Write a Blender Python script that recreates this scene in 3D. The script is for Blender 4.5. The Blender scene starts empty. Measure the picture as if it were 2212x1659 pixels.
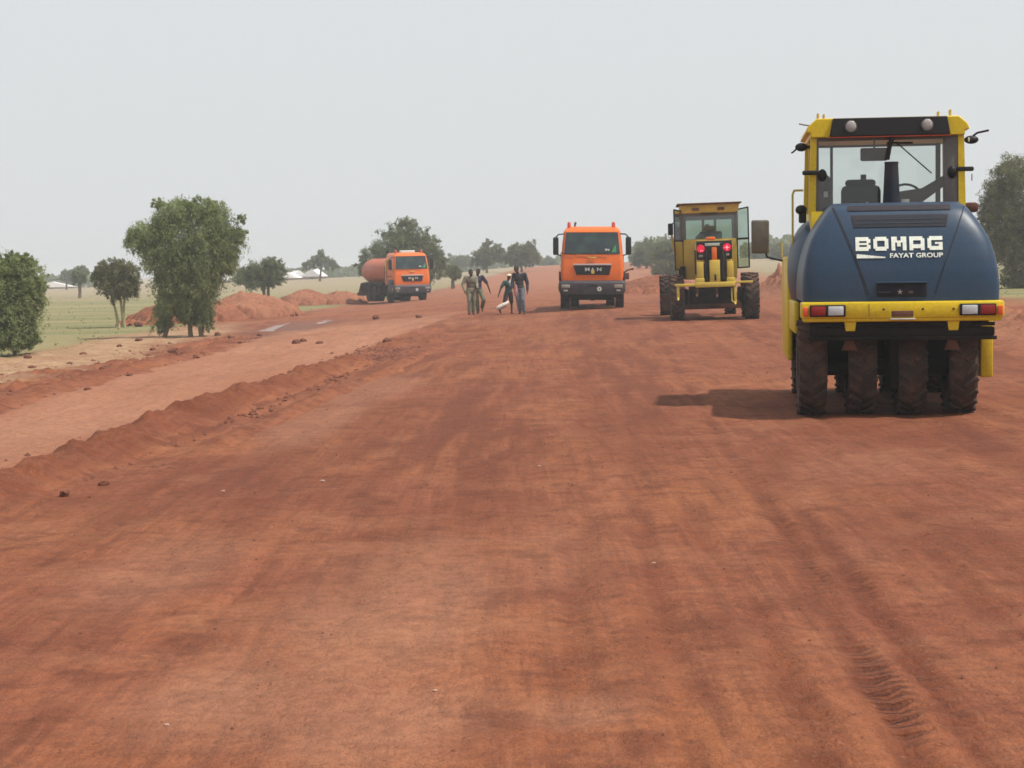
import bpy, bmesh, math, random
import numpy as np
from mathutils import Vector, Matrix, Euler
R = math.radians
random.seed(7); RNG = np.random.default_rng(11)
scene = bpy.context.scene
C = scene.collection

# ------------------------------------------------------------------ camera, sky, sun, exposure
F = 3802.0; CX, CY = 1106.0, 829.5          # calibration in pixels of a 2212 x 1659 view of the place
CAM_H = 1.76
cam = bpy.data.cameras.new('camera'); cam.lens = F/2212*36; cam.sensor_width = 36
cam.clip_start = 0.1; cam.clip_end = 6000
camo = bpy.data.objects.new('camera', cam); C.objects.link(camo)
CR = Matrix.Rotation(R(90-3.81), 3, 'X') @ Matrix.Rotation(R(-1.3), 3, 'Z')
camo.matrix_world = Matrix.Translation((0, 0, CAM_H)) @ CR.to_4x4()
scene.camera = camo

SUN = Vector((0.55, -0.20, 1.0)).normalized()
w = bpy.data.worlds.new('World'); scene.world = w; w.use_nodes = True
nt = w.node_tree; nt.nodes.clear()
sky = nt.nodes.new('ShaderNodeTexSky'); sky.sky_type = 'NISHITA'; sky.sun_disc = False
sky.sun_elevation = math.asin(SUN.z); sky.sun_rotation = math.atan2(SUN.x, SUN.y)
sky.air_density = 1.0; sky.dust_density = 6.0; sky.ozone_density = 1.0
hz = nt.nodes.new('ShaderNodeMixRGB'); hz.inputs[0].default_value = 0.90      # dusty overcast veil over the clear sky
hz.inputs[2].default_value = (6.75, 6.96, 7.06, 1)
bg = nt.nodes.new('ShaderNodeBackground'); bg.inputs[1].default_value = 0.116
wo = nt.nodes.new('ShaderNodeOutputWorld')
nt.links.new(sky.outputs[0], hz.inputs[1]); nt.links.new(hz.outputs[0], bg.inputs[0]); nt.links.new(bg.outputs[0], wo.inputs[0])
sl = bpy.data.lights.new('sun', 'SUN'); sl.energy = 4.8; sl.angle = R(1.2); sl.color = (1.0, 0.95, 0.87)
so = bpy.data.objects.new('sun', sl); C.objects.link(so); so.rotation_mode = 'QUATERNION'
so.rotation_quaternion = SUN.to_track_quat('Z', 'Y')
scene.view_settings.view_transform = 'Standard'; scene.view_settings.look = 'None'
scene.view_settings.exposure = 0.0; scene.view_settings.gamma = 1.0; scene.view_settings.use_curve_mapping = False
scene.cycles.filter_width = 1.6

# ------------------------------------------------------------------ noise and terrain
_perm = RNG.random((512, 512))
def vnoise(x, y, seed=0):
    x = np.asarray(x, float)+seed*17.31; y = np.asarray(y, float)+seed*9.77
    xi = np.floor(x).astype(int); yi = np.floor(y).astype(int)
    fx = x-xi; fy = y-yi; fx = fx*fx*(3-2*fx); fy = fy*fy*(3-2*fy)
    a = _perm[xi & 511, yi & 511]; b = _perm[(xi+1) & 511, yi & 511]
    c = _perm[xi & 511, (yi+1) & 511]; d = _perm[(xi+1) & 511, (yi+1) & 511]
    return (a*(1-fx)+b*fx)*(1-fy)+(c*(1-fx)+d*fx)*fy
def fbm(x, y, o=4, seed=0):
    s = 0; a = .5; t = 0
    for i in range(o):
        s = s+a*vnoise(x*2**i, y*2**i, seed+i); t += a; a *= .55
    return s/t
def ss(a, b, t):
    t = np.clip((t-a)/(b-a), 0, 1); return t*t*(3-2*t)
def base_z(x, y):
    x = np.asarray(x, float); y = np.asarray(y, float)
    n = ss(24, 52, y)
    z = -0.54*ss(1.0, 11.0, -x)*n + 0.12*ss(0.0, 4.0, x)*n
    z = z + ss(100, 300, y)*np.clip(1.5+x*0.0185, 0, 3.)
    z = z + 0.25*(fbm(x/45+3, y/45, 2, 5)-.5)*ss(60, 130, y)
    return z
def bz(x, y): return float(base_z(x, y))
def ray(px, py):
    return (CR @ Vector(((px-CX)/F, -(py-CY)/F, -1))).normalized()
def at_depth(px, py, Y):
    d = ray(px, py); t = Y/d.y
    return Vector((d.x*t, Y, CAM_H+d.z*t))
def hit(px, py):
    d = ray(px, py); t = 3.0
    while t < 1500:
        if CAM_H+d.z*t < bz(d.x*t, d.y*t): break
        t *= 1.004
    return Vector((d.x*t, d.y*t, bz(d.x*t, d.y*t)))
def left_field(y): return np.interp(y, [0, 78, 100, 150, 220, 420, 2000], [-14.5, -14.5, -12.0, -6.5, -1, 13, 70])
def right_edge(y): return 7.8+0.047*np.asarray(y, float)
def track_far(y): return -5.4-0.05*np.asarray(y, float)
def berm_x(y): return -5.02+0.054*np.asarray(y, float)

# ------------------------------------------------------------------ tagging
def tag(o, label=None, cat=None, group=None, kind=None):
    if label: o['label'] = label
    if cat: o['category'] = cat
    if group: o['group'] = group
    if kind: o['kind'] = kind
    return o
def empty(name, loc, rot=(0, 0, 0)):
    o = bpy.data.objects.new(name, None); C.objects.link(o); o.location = loc; o.rotation_euler = rot
    o.empty_display_size = .3
    return o
def link_mesh(name, me, mat, parent=None):
    o = bpy.data.objects.new(name, me); C.objects.link(o)
    if mat: me.materials.append(mat)
    if parent: o.parent = parent
    return o
def np_mesh(name, V, Q, smooth=False):
    me = bpy.data.meshes.new(name); V = np.asarray(V, np.float32); Q = np.asarray(Q, np.int32); k = Q.shape[1]
    me.vertices.add(len(V)); me.vertices.foreach_set('co', V.ravel())
    me.loops.add(Q.size); me.loops.foreach_set('vertex_index', Q.ravel())
    me.polygons.add(len(Q)); me.polygons.foreach_set('loop_start', np.arange(0, Q.size, k, dtype=np.int32))
    me.polygons.foreach_set('use_smooth', np.full(len(Q), smooth))
    me.update(calc_edges=True); return me

# ------------------------------------------------------------------ materials
def new_mat(name):
    m = bpy.data.materials.new(name); m.use_nodes = True; t = m.node_tree
    return m, t, t.nodes['Principled BSDF']
def nd(t, typ, **kw):
    n = t.nodes.new(typ)
    for k, v in kw.items(): setattr(n, k, v)
    return n
def noise(t, vec, scale, detail=4, rough=.55, vscale=None):
    if vscale:
        mp = nd(t, 'ShaderNodeMapping'); mp.inputs['Scale'].default_value = vscale
        if len(vscale) == 3 and vscale[0] != vscale[1]: mp.inputs['Rotation'].default_value = (0, 0, 0.05)
        t.links.new(vec, mp.inputs[0]); vec = mp.outputs[0]
    n = nd(t, 'ShaderNodeTexNoise'); n.inputs['Scale'].default_value = scale
    n.inputs['Detail'].default_value = detail; n.inputs['Roughness'].default_value = rough
    t.links.new(vec, n.inputs['Vector']); return n.outputs['Fac']
def ramp(t, fac, a, b, v0=0, v1=1):
    n = nd(t, 'ShaderNodeMapRange'); n.inputs[1].default_value = a; n.inputs[2].default_value = b
    n.inputs[3].default_value = v0; n.inputs[4].default_value = v1
    t.links.new(fac, n.inputs[0]); return n.outputs[0]
def mix(t, fac, a, b):
    n = nd(t, 'ShaderNodeMixRGB')
    for i, v in ((0, fac), (1, a), (2, b)):
        if isinstance(v, tuple): n.inputs[i].default_value = v if len(v) == 4 else v+(1,)
        elif isinstance(v, (int, float)): n.inputs[i].default_value = v
        else: t.links.new(v, n.inputs[i])
    return n.outputs[0]
def mth(t, op, a, b=None):
    n = nd(t, 'ShaderNodeMath', operation=op)
    for i, v in ((0, a), (1, b)):
        if v is None: continue
        if isinstance(v, (int, float)): n.inputs[i].default_value = v
        else: t.links.new(v, n.inputs[i])
    return n.outputs[0]
def bump(t, bs, h, strength, dist):
    b = nd(t, 'ShaderNodeBump'); b.inputs['Strength'].default_value = strength; b.inputs['Distance'].default_value = dist
    t.links.new(h, b.inputs['Height']); t.links.new(b.outputs[0], bs.inputs['Normal'])

DUST = (0.26, 0.115, 0.07)
def paint(name, col, rough=.4, dust=.35, metal=0., scale=3., coat=0.):
    m, t, b = new_mat(name)
    tc = nd(t, 'ShaderNodeTexCoord'); v = tc.outputs['Object']
    n1 = noise(t, v, scale, 6, .6); n2 = noise(t, v, scale*9, 3, .6)
    c = mix(t, ramp(t, n2, .3, .7), tuple(x*.86 for x in col), tuple(min(1, x*1.08) for x in col))
    f = mth(t, 'MULTIPLY', ramp(t, n1, .42, .72), dust)
    geo = nd(t, 'ShaderNodeNewGeometry'); sp = nd(t, 'ShaderNodeSeparateXYZ'); t.links.new(geo.outputs['Normal'], sp.inputs[0])
    up = ramp(t, sp.outputs[2], .3, 1., 0, dust*.8)
    f = mth(t, 'MAXIMUM', f, up)
    c = mix(t, f, c, DUST)
    t.links.new(c, b.inputs['Base Color'])
    t.links.new(mth(t, 'ADD', mth(t, 'MULTIPLY', f, .5), rough), b.inputs['Roughness'])
    b.inputs['Metallic'].default_value = metal; b.inputs['Specular IOR Level'].default_value = .28; b.inputs['Coat Weight'].default_value = coat
    bump(t, b, n2, .12, .004)
    return m
def glass(name, tint=(.75, .82, .8), gloss=.12, rough=.05):
    m = bpy.data.materials.new(name); m.use_nodes = True; t = m.node_tree; t.nodes.clear()
    tr = nd(t, 'ShaderNodeBsdfTransparent'); tr.inputs[0].default_value = tint+(1,)
    gl = nd(t, 'ShaderNodeBsdfGlossy'); gl.inputs['Roughness'].default_value = rough
    fr = nd(t, 'ShaderNodeFresnel'); fr.inputs[0].default_value = 1.45
    a = mth(t, 'ADD', fr.outputs[0], gloss*.3)
    mx = nd(t, 'ShaderNodeMixShader'); t.links.new(a, mx.inputs[0]); t.links.new(tr.outputs[0], mx.inputs[1]); t.links.new(gl.outputs[0], mx.inputs[2])
    o = nd(t, 'ShaderNodeOutputMaterial'); t.links.new(mx.outputs[0], o.inputs[0]); return m
def emit(name, col, s):
    m, t, b = new_mat(name); b.inputs['Base Color'].default_value = col+(1,)
    b.inputs['Emission Color'].default_value = col+(1,); b.inputs['Emission Strength'].default_value = s
    b.inputs['Roughness'].default_value = .25; return m

M = {}
M['yellow'] = paint('yellow_paint', (.66, .47, .010), .38, .15)
M['grader_yellow'] = paint('ochre_paint', (.58, .38, .06), .5, .28)
M['ripper_yellow'] = paint('ripper_paint', (.56, .42, .06), .5, .25)
M['blue'] = paint('blue_plastic', (.020, .045, .084), .40, .03)
M['blue_dark'] = paint('dark_blue_plastic', (.007, .012, .022), .7, .1)
M['black'] = paint('black_plastic', (.006, .005, .006), .55, .0)
M['grey'] = paint('grey_plastic', (.10, .095, .09), .55, .2)
M['greypost'] = paint('grey_trim', (.12, .115, .11), .5, .1)
M['rubber'] = paint('rubber', (.020, .015, .015), .9, .18, scale=5)
M['rubber_dusty'] = paint('dusty_rubber', (.034, .024, .021), .9, .34, scale=5)
M['under'] = paint('chassis_black', (.006, .005, .005), .9, .05)
M['rust'] = paint('dusty_steel', (.075, .032, .022), .8, .5)
M['orange'] = paint('orange_paint', (.68, .135, .012), .36, .10, coat=.2)
M['tank'] = paint('faded_orange_paint', (.50, .12, .06), .5, .30)
M['bumper'] = paint('slate_plastic', (.030, .038, .056), .5, .28)
M['chrome'] = paint('worn_chrome', (.62, .62, .62), .3, .1, metal=.6)
M['white'] = paint('white_paint', (.60, .62, .59), .5, .05)
M['letter'] = paint('white_lettering', (.70, .74, .66), .5, .0)
M['red_lens'] = paint('red_lens', (.26, .012, .010), .2, .1)
M['orange_lens'] = paint('orange_lens', (.75, .10, .03), .25, .1)
M['clear_lens'] = paint('clear_lens', (.50, .53, .55), .2, .1)
M['lamp_glass'] = paint('lamp_glass', (.34, .32, .31), .2, .1)
M['red_lit'] = emit('lit_tail_light', (.7, .006, .05), .3)
M['star_lit'] = emit('lit_tail_glow', (1., .22, .26), 1.3)  # bright glow and star of glare painted over the lit tail lights
M['glass'] = glass('cab_glass', (.86, .90, .88), .15)
M['glass_green'] = glass('tinted_cab_glass', (.50, .62, .54), .4)
m, t, b = new_mat('dark_windscreen'); tc = nd(t, 'ShaderNodeTexCoord')
n1 = noise(t, tc.outputs['Object'], 2.2, 3)
t.links.new(mix(t, ramp(t, n1, .4, .65), (.018, .028, .036), (.03, .062, .052)), b.inputs['Base Color']); b.inputs['Roughness'].default_value = .18
b.inputs['Specular IOR Level'].default_value = .45
M['screen'] = m
m, t, b = new_mat('mirror_back'); b.inputs['Base Color'].default_value = (.09, .085, .075, 1); b.inputs['Roughness'].default_value = .35; b.inputs['Metallic'].default_value = .0
tc = nd(t, 'ShaderNodeTexCoord'); t.links.new(mix(t, ramp(t, noise(t, tc.outputs['Object'], 4), .35, .65), (.08, .075, .07), (.14, .12, .085)), b.inputs['Base Color'])
M['mirror'] = m
def cloth(name, c):
    m, t, b = new_mat(name); tc = nd(t, 'ShaderNodeTexCoord'); n = noise(t, tc.outputs['Object'], 9, 4)
    t.links.new(mix(t, ramp(t, n, .3, .7), tuple(x*.7 for x in c), tuple(min(1, x*1.2) for x in c)), b.inputs['Base Color'])
    b.inputs['Roughness'].default_value = .9; bump(t, b, n, .5, .02); return m
M['skin'] = cloth('skin', (.055, .028, .018)); M['hair'] = cloth('hair', (.012, .009, .008))

# ground material, driven by soil attributes laid down with the terrain
def ground_mat():
    m, t, b = new_mat('laterite_ground')
    g = nd(t, 'ShaderNodeNewGeometry'); P = g.outputs['Position']
    def at(n):
        a = nd(t, 'ShaderNodeAttribute'); a.attribute_name = n; return a.outputs['Fac']
    big = noise(t, P, .22, 5, .55); med = noise(t, P, 1.1, 6, .62)
    fine = noise(t, P, 9, 6, .65); grit = noise(t, P, 45, 4, .7)
    strk = noise(t, P, 1.0, 6, .62, (2.6, .11, 1.)); strk2 = noise(t, P, 1., 6, .65, (11.0, .40, 1.)); strk3 = noise(t, P, 1., 4, .6, (22., .9, 1.))
    cross = noise(t, P, 1., 6, .72, (2.6, 1.0, 1.)); med2 = noise(t, P, 2.3, 6, .66)
    c = mix(t, ramp(t, strk, .36, .64), (.200, .057, .026), (.275, .091, .046))
    c = mix(t, ramp(t, big, .42, .62, 0, .7), c, (.340, .122, .048))
    c = mix(t, ramp(t, strk2, .47, .66, 0, .6), c, (.135, .042, .021))
    c = mix(t, ramp(t, strk3, .52, .70, 0, .35), c, (.36, .14, .075))
    c = mix(t, ramp(t, cross, .50, .66, 0, .55), c, (.130, .038, .018))
    c = mix(t, ramp(t, med, .50, .66, 0, .55), c, (.320, .128, .064))
    c = mix(t, ramp(t, med2, .52, .64, 0, .62), c, (.125, .036, .017))
    c = mix(t, at('moist'), c, (.125, .032, .016))
    sy = nd(t, 'ShaderNodeSeparateXYZ'); t.links.new(P, sy.inputs[0])
    wv = mth(t, 'SINE', mth(t, 'ADD', mth(t, 'MULTIPLY', sy.outputs[1], 58.), mth(t, 'MULTIPLY', med, 9.)))
    tr_ = mth(t, 'MULTIPLY', at('tread'), ramp(t, wv, -.2, .7))
    c = mix(t, mth(t, 'MULTIPLY', tr_, .75), c, (.085, .024, .012))
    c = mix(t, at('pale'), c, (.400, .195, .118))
    c = mix(t, at('dry'), c, mix(t, ramp(t, med, .35, .65), (.28, .150, .082), (.40, .265, .155)))
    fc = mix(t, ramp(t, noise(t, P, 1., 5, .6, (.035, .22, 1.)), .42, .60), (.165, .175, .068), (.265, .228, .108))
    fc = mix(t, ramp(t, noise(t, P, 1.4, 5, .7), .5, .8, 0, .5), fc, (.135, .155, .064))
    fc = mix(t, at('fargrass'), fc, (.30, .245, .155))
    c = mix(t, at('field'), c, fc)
    c = mix(t, at('mud'), c, (.150, .062, .042))
    c = mix(t, ramp(t, fine, .42, .64, .0, .6), c, mix(t, .6, c, (.10, .034, .02)))
    c = mix(t, ramp(t, grit, .58, .74, 0, .4), c, (.42, .22, .14))
    c = mix(t, ramp(t, grit, .42, .28, 0, .45), c, (.08, .027, .017))
    t.links.new(c, b.inputs['Base Color'])
    t.links.new(mth(t, 'SUBTRACT', .93, mth(t, 'MULTIPLY', at('mud'), .3)), b.inputs['Roughness'])
    b.inputs['Specular IOR Level'].default_value = .2
    h = mth(t, 'ADD', mth(t, 'MULTIPLY', fine, .6), mth(t, 'MULTIPLY', grit, .22))
    h = mth(t, 'ADD', h, mth(t, 'MULTIPLY', cross, .5)); h = mth(t, 'SUBTRACT', h, mth(t, 'MULTIPLY', tr_, .5))
    bump(t, b, h, 1., .08)
    return m
M['ground'] = ground_mat()
def leafmat(name, a, bcol, tr=.35):
    m = bpy.data.materials.new(name); m.use_nodes = True; t = m.node_tree; t.nodes.clear()
    g = nd(t, 'ShaderNodeNewGeometry')
    n = noise(t, g.outputs['Position'], 1.1, 4)
    c = mix(t, ramp(t, n, .34, .66), a, bcol)
    c = mix(t, ramp(t, g.outputs['Random Per Island'], .0, 1., 0, .45), c, tuple(min(1, x*1.7) for x in bcol))
    d = nd(t, 'ShaderNodeBsdfDiffuse'); tl = nd(t, 'ShaderNodeBsdfTranslucent')
    t.links.new(c, d.inputs[0]); t.links.new(c, tl.inputs[0])
    mx = nd(t, 'ShaderNodeMixShader'); mx.inputs[0].default_value = tr
    t.links.new(d.outputs[0], mx.inputs[1]); t.links.new(tl.outputs[0], mx.inputs[2])
    o = nd(t, 'ShaderNodeOutputMaterial'); t.links.new(mx.outputs[0], o.inputs[0]); return m
M['leaf'] = leafmat('acacia_foliage', (.110, .140, .050), (.25, .29, .135), .42)
M['leaf_olive'] = leafmat('olive_foliage', (.085, .082, .042), (.18, .19, .095), .4)
M['leaf_dark'] = leafmat('dark_foliage', (.090, .105, .050), (.17, .19, .095), .4)
M['leaf_brown'] = leafmat('brown_foliage', (.105, .100, .055), (.17, .175, .090), .4)
M['bark'] = paint('bark', (.16, .12, .075), .9, .3, scale=8)
M['bark_pale'] = paint('pale_bark', (.34, .30, .17), .9, .2, scale=8)

# ------------------------------------------------------------------ mesh builder
class MB:
    def __init__(s): s.b = bmesh.new()
    def _xf(s, vs, mat):
        if mat is not None: bmesh.ops.transform(s.b, matrix=mat, verts=vs)
    def box(s, x0, x1, y0, y1, z0, z1, bev=0.0, mat=None, seg=2):
        r = bmesh.ops.create_cube(s.b, size=1)
        vs = r['verts']
        for v in vs: v.co = Vector((x0+(v.co.x+.5)*(x1-x0), y0+(v.co.y+.5)*(y1-y0), z0+(v.co.z+.5)*(z1-z0)))
        if bev > 0:
            bev = min(bev, .45*min(abs(x1-x0), abs(y1-y0), abs(z1-z0)))
            es = list({e for v in vs for e in v.link_edges})
            r2 = bmesh.ops.bevel(s.b, geom=es, offset=bev, segments=seg, affect='EDGES', profile=.5)
            vs = list({v for f in r2['faces'] for v in f.verts} | {v for v in vs if v.is_valid})
        s._xf(vs, mat); return s
    def cyl(s, p0, p1, r0, r1=None, n=16, cap=True):
        if r1 is None: r1 = r0
        p0 = Vector(p0); p1 = Vector(p1); q = (p1-p0).to_track_quat('Z', 'Y')
        A = []; B = []
        for i in range(n):
            a = 2*math.pi*i/n; d = Vector((math.cos(a), math.sin(a), 0))
            A.append(s.b.verts.new(p0+q @ (d*r0))); B.append(s.b.verts.new(p1+q @ (d*r1)))
        for i in range(n):
            f = s.b.faces.new((A[i], A[(i+1) % n], B[(i+1) % n], B[i])); f.smooth = True
        if cap: s.b.faces.new(A[::-1]); s.b.faces.new(B)
        return s
    def tube(s, pts, r, n=8):
        pts = [Vector(p) for p in pts]
        for a, b_ in zip(pts[:-1], pts[1:]): s.cyl(a, b_, r, r, n)
        for p in pts[1:-1]: s.ball(p, (r, r, r), 8, 6)
        return s
    def ball(s, c, rad, u=16, v=10, mat=None):
        r = bmesh.ops.create_uvsphere(s.b, u_segments=u, v_segments=v, radius=1)
        for q in r['verts']: q.co = Vector((q.co.x*rad[0], q.co.y*rad[1], q.co.z*rad[2]))
        s._xf(r['verts'], mat)
        for q in r['verts']: q.co += Vector(c)
        for f in {f for q in r['verts'] for f in q.link_faces}: f.smooth = True
        return s
    def lathe_x(s, cx, cy, cz, prof, n=48):      # profile [(x, radius)], axis along X
        rings = []
        for k in range(n):
            a = 2*math.pi*k/n
            rings.append([s.b.verts.new((cx+px, cy+r*math.cos(a), cz+r*math.sin(a))) for px, r in prof])
        for k in range(n):
            A = rings[k]; B = rings[(k+1) % n]
            for i in range(len(prof)-1):
                f = s.b.faces.new((A[i], A[i+1], B[i+1], B[i])); f.smooth = True
        s.b.faces.new([rg[0] for rg in rings]); s.b.faces.new([rg[-1] for rg in rings][::-1])
        return s
    def loft(s, loops, close=True, caps=True, smooth=True):
        L = [[s.b.verts.new(p) for p in lp] for lp in loops]
        n = len(L[0])
        for A, B in zip(L[:-1], L[1:]):
            for i in range(n if close else n-1):
                f = s.b.faces.new((A[i], A[(i+1) % n], B[(i+1) % n], B[i])); f.smooth = smooth
        if caps: s.b.faces.new(L[0][::-1]); s.b.faces.new(L[-1])
        return s
    def prism(s, pts, d, smooth=False):          # pts: 3D polygon, d: extrusion vector
        d = Vector(d); return s.loft([[Vector(p) for p in pts], [Vector(p)+d for p in pts]], smooth=smooth)
    def quad(s, *p): s.b.faces.new([s.b.verts.new(q) for q in p]); return s
    def build(s, name, mat, parent=None, sharp=35, bev=0, label=None, split=False):
        if split:
            bmesh.ops.remove_doubles(s.b, verts=s.b.verts[:], dist=1e-5); seen = set(); out = []
            for v0 in s.b.verts:
                if v0 in seen: continue
                st = [v0]; seen.add(v0); isl = []
                while st:
                    v = st.pop(); isl.append(v)
                    for e in v.link_edges:
                        q = e.other_vert(v)
                        if q not in seen: seen.add(q); st.append(q)
                m = MB(); mp = {v: m.b.verts.new(v.co) for v in isl}
                for f in {f for v in isl for f in v.link_faces}: m.b.faces.new([mp[v] for v in f.verts]).smooth = f.smooth
                out.append(m.build(name, mat, parent, sharp, bev, label))
            s.b.free(); return out[0]
        bmesh.ops.recalc_face_normals(s.b, faces=s.b.faces[:])
        me = bpy.data.meshes.new(name); s.b.to_mesh(me); s.b.free()
        me.set_sharp_from_angle(angle=R(sharp))
        o = link_mesh(name, me, M[mat] if isinstance(mat, str) else mat, parent)
        if label: o['label'] = label
        if bev:
            md = o.modifiers.new('bevel', 'BEVEL'); md.width = bev; md.segments = 2; md.limit_method = 'ANGLE'; md.angle_limit = R(35)
        return o
def text_mesh(txt, height, width=None, bold=0.0):
    cu = bpy.data.curves.new('lettering', 'FONT'); cu.body = txt; cu.size = 1; cu.offset = bold; cu.extrude = 0; cu.resolution_u = 3
    o = bpy.data.objects.new('lettering', cu); C.objects.link(o)
    dg = bpy.context.evaluated_depsgraph_get(); me = bpy.data.meshes.new_from_object(o.evaluated_get(dg))
    bpy.data.objects.remove(o)
    vs = np.array([v.co[:] for v in me.vertices]); mn = vs.min(0); mx = vs.max(0)
    sy = height/(mx[1]-mn[1]); sx = (width/(mx[0]-mn[0])) if width else sy
    for v in me.vertices: v.co = Vector(((v.co.x-mn[0])*sx, (v.co.y-mn[1])*sy, 0))
    return me

# ------------------------------------------------------------------ ground sheet
def axis(fine0, fine1, step, far, g):
    a = list(np.arange(fine0, fine1+1e-6, step)); st = step
    while a[-1] < far: st *= g; a.append(a[-1]+st)
    st = step
    while a[0] > -far: st *= g; a.insert(0, a[0]-st)
    return np.array(a)
xs = axis(-13, 10.5, .065, 1300, 1.085)
ys = [-30, -15, -6, -2, 0, 1, 2, 3, 4]
while ys[-1] < 1700: ys.append(ys[-1]+max(.045, ys[-1]*.0068))
ys = np.array(ys, float)
GX, GY = np.meshgrid(xs, ys)
MUD = hit(640, 705)
def soil(x, y):
    lf = left_field(y)+1.3*(fbm(x/3, y/3, 3, 31)-.5)*2
    field = ss(-.5, .9, lf-x)
    re = right_edge(y)
    fr = ss(5.5, 10, x-re+2*(fbm(x/4, y/4, 3, 8)-.5))*ss(40, 75, y)
    field = np.maximum(field, fr)
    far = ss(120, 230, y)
    clod = ss(0, .8, track_far(y)-x+.8*(fbm(x*1.2, y*.5, 3, 3)-.5))*(1-field)      # churned strip beyond the side track
    dry = ss(-.8, 1.2, (-6.5-.07*y)-x+3.2*(fbm(x*.5, y*.35, 4, 13)-.5))*(1-field)*ss(85, 70, y)
    side = ss(.35, .75, berm_x(y)-x)*(1-ss(-.3, .5, track_far(y)-x))*ss(75, 60, y)
    mud = .85*ss(1, .25, np.hypot((x-MUD.x-(y-MUD.y)*-.06)/2.6, (y-MUD.y)/12.5)+.7*(fbm(x*1.0, y*.4, 4, 21)-.5)*1.8)
    return field, far, clod, dry, side, mud
field, far, clod, dry, side, mud = soil(GX, GY)
U = GX-.052*GY
onroad = ss(-.1, .5, GX-berm_x(GY))*ss(.2, -.4, GX-right_edge(GY))
# soft soil left by tyres and the grader blade, running with the road
def line(u0, wd, seed, y0=0, y1=400, drift=0.):
    off = .22*(fbm(GY/9+seed, GY*0+seed, 2, seed)-.5)
    d = np.abs(U-u0-off-drift*(GY-10)); m_ = ss(wd, wd*.45, d)
    return m_*ss(y0-1, y0+2, GY)*ss(y1+3, y1-3, GY)*(.35+.65*ss(.38, .6, fbm(GX*1.6, GY*.5, 3, seed+40)))
moist = np.zeros_like(GX); tread = np.zeros_like(GX)
for u0, wd, sd, y0, y1, dr in [(1.12, .09, 1, 3, 40, .004), (1.36, .08, 2, 3, 17, .006), (.66, .10, 3, 4, 14, -.02), (-.12, .12, 4, 4, 60, 0), (.22, .1, 5, 4, 22, 0),
                              (2.35, .13, 6, 6, 60, .0), (3.3, .14, 7, 8, 50, .0), (-1.4, .16, 8, 6, 50, .02), (-2.7, .12, 9, 8, 60, .0), (4.3, .2, 10, 12, 70, 0), (-3.5, .14, 15, 9, 34, .008), (1.9, .12, 16, 5, 24, .02)]:
    l = line(u0, wd, sd, y0, y1, dr); moist = np.maximum(moist, l*(.6 if sd < 3 else .42)); tread = np.maximum(tread, l)
tread *= onroad; moist *= onroad
moist = np.maximum(moist, onroad*ss(8, 17, GY)*ss(95, 60, GY)*(.10+.60*ss(.40, .66, fbm(U*1.3, GY*.12, 5, 330))*ss(.30, .62, fbm(U*5., GY*.35, 4, 331))))
# broad smears where fresh earth was dragged
def blob(px, py, rx, ry, a, seed):
    p = hit(px, py); n = .55*(fbm(GX*1.1, GY*.32, 4, seed)-.5)*2
    return a*ss(1.15, .25, np.hypot((GX-p.x-.05*(GY-p.y))/rx, (GY-p.y)/ry)+n)
moist = np.maximum(moist, blob(830, 900, 1.0, 4.5, .42, 51)); moist = np.maximum(moist, blob(640, 1010, .8, 2.3, .50, 52))
moist = np.maximum(moist, blob(1330, 930, .9, 4.5, .40, 53)); moist = np.maximum(moist, blob(1960, 930, 1.6, 2.8, .32, 54))
moist = np.maximum(moist, blob(560, 1060, .7, 1.4, .40, 55)); moist = np.maximum(moist, blob(1400, 1420, .25, .6, .35, 56))
moist = np.maximum(moist, blob(560, 850, .6, 3., .35, 57)); moist = np.maximum(moist, blob(1600, 790, 2., 5., .25, 58)*onroad)
for px, py, rx, ry, a, sd in [(1345, 1500, .28, .5, .5, 301), (1500, 1480, .12, .35, .45, 302), (1545, 1370, .12, .4, .45, 303), (1260, 1340, .15, .5, .35, 304), (1390, 1600, .12, .2, .6, 305), (180, 1085, .35, .5, .5, 306), (90, 1120, .3, .4, .4, 307), (1870, 1120, .3, 2.2, .35, 308), (2120, 1160, .35, 2., .4, 309), (700, 1290, .5, 1.3, .3, 310), (120, 1370, .5, .8, .3, 311), (1030, 1560, .12, .8, .35, 312), (150, 920, .12, 2.5, .3, 313), (330, 848, .15, 2.2, .35, 314)]:
    moist = np.maximum(moist, blob(px, py, rx, ry, a, sd))
pale = side*(.35+.5*fbm(GX*.7, GY*.3, 4, 61))
for px, py, rx, ry, a, sd in [(800, 840, .8, 4, .35, 62), (920, 1230, .35, 1.3, .30, 63), (560, 1430, .5, .7, .25, 64), (1240, 1540, .3, .3, .30, 65), (1900, 1000, .9, 2, .16, 66), (1000, 700, 3, 6, .15, 67), (1200, 1200, .6, 2.0, .16, 68), (430, 900, .35, 2.5, .35, 69), (850, 1330, .75, 2.6, .42, 321), (480, 1520, .6, 1.0, .40, 322), (800, 1560, .55, .9, .40, 323), (700, 905, .5, 4, .35, 324), (330, 1230, .5, 1.6, .25, 325)]:
    pale = np.maximum(pale, blob(px, py, rx, ry, a, sd))
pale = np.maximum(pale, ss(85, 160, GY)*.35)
GZ = base_z(GX, GY)
near = ss(90, 40, GY)
micro = .028*(fbm(GX*1.6, GY*1.1, 4, 70)-.5)+.020*(fbm(GX*6, GY*5, 3, 71)-.5)
streak = .030*(fbm(U*3.6, GY*.16, 4, 72)-.5)
micro = micro+streak*onroad
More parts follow.
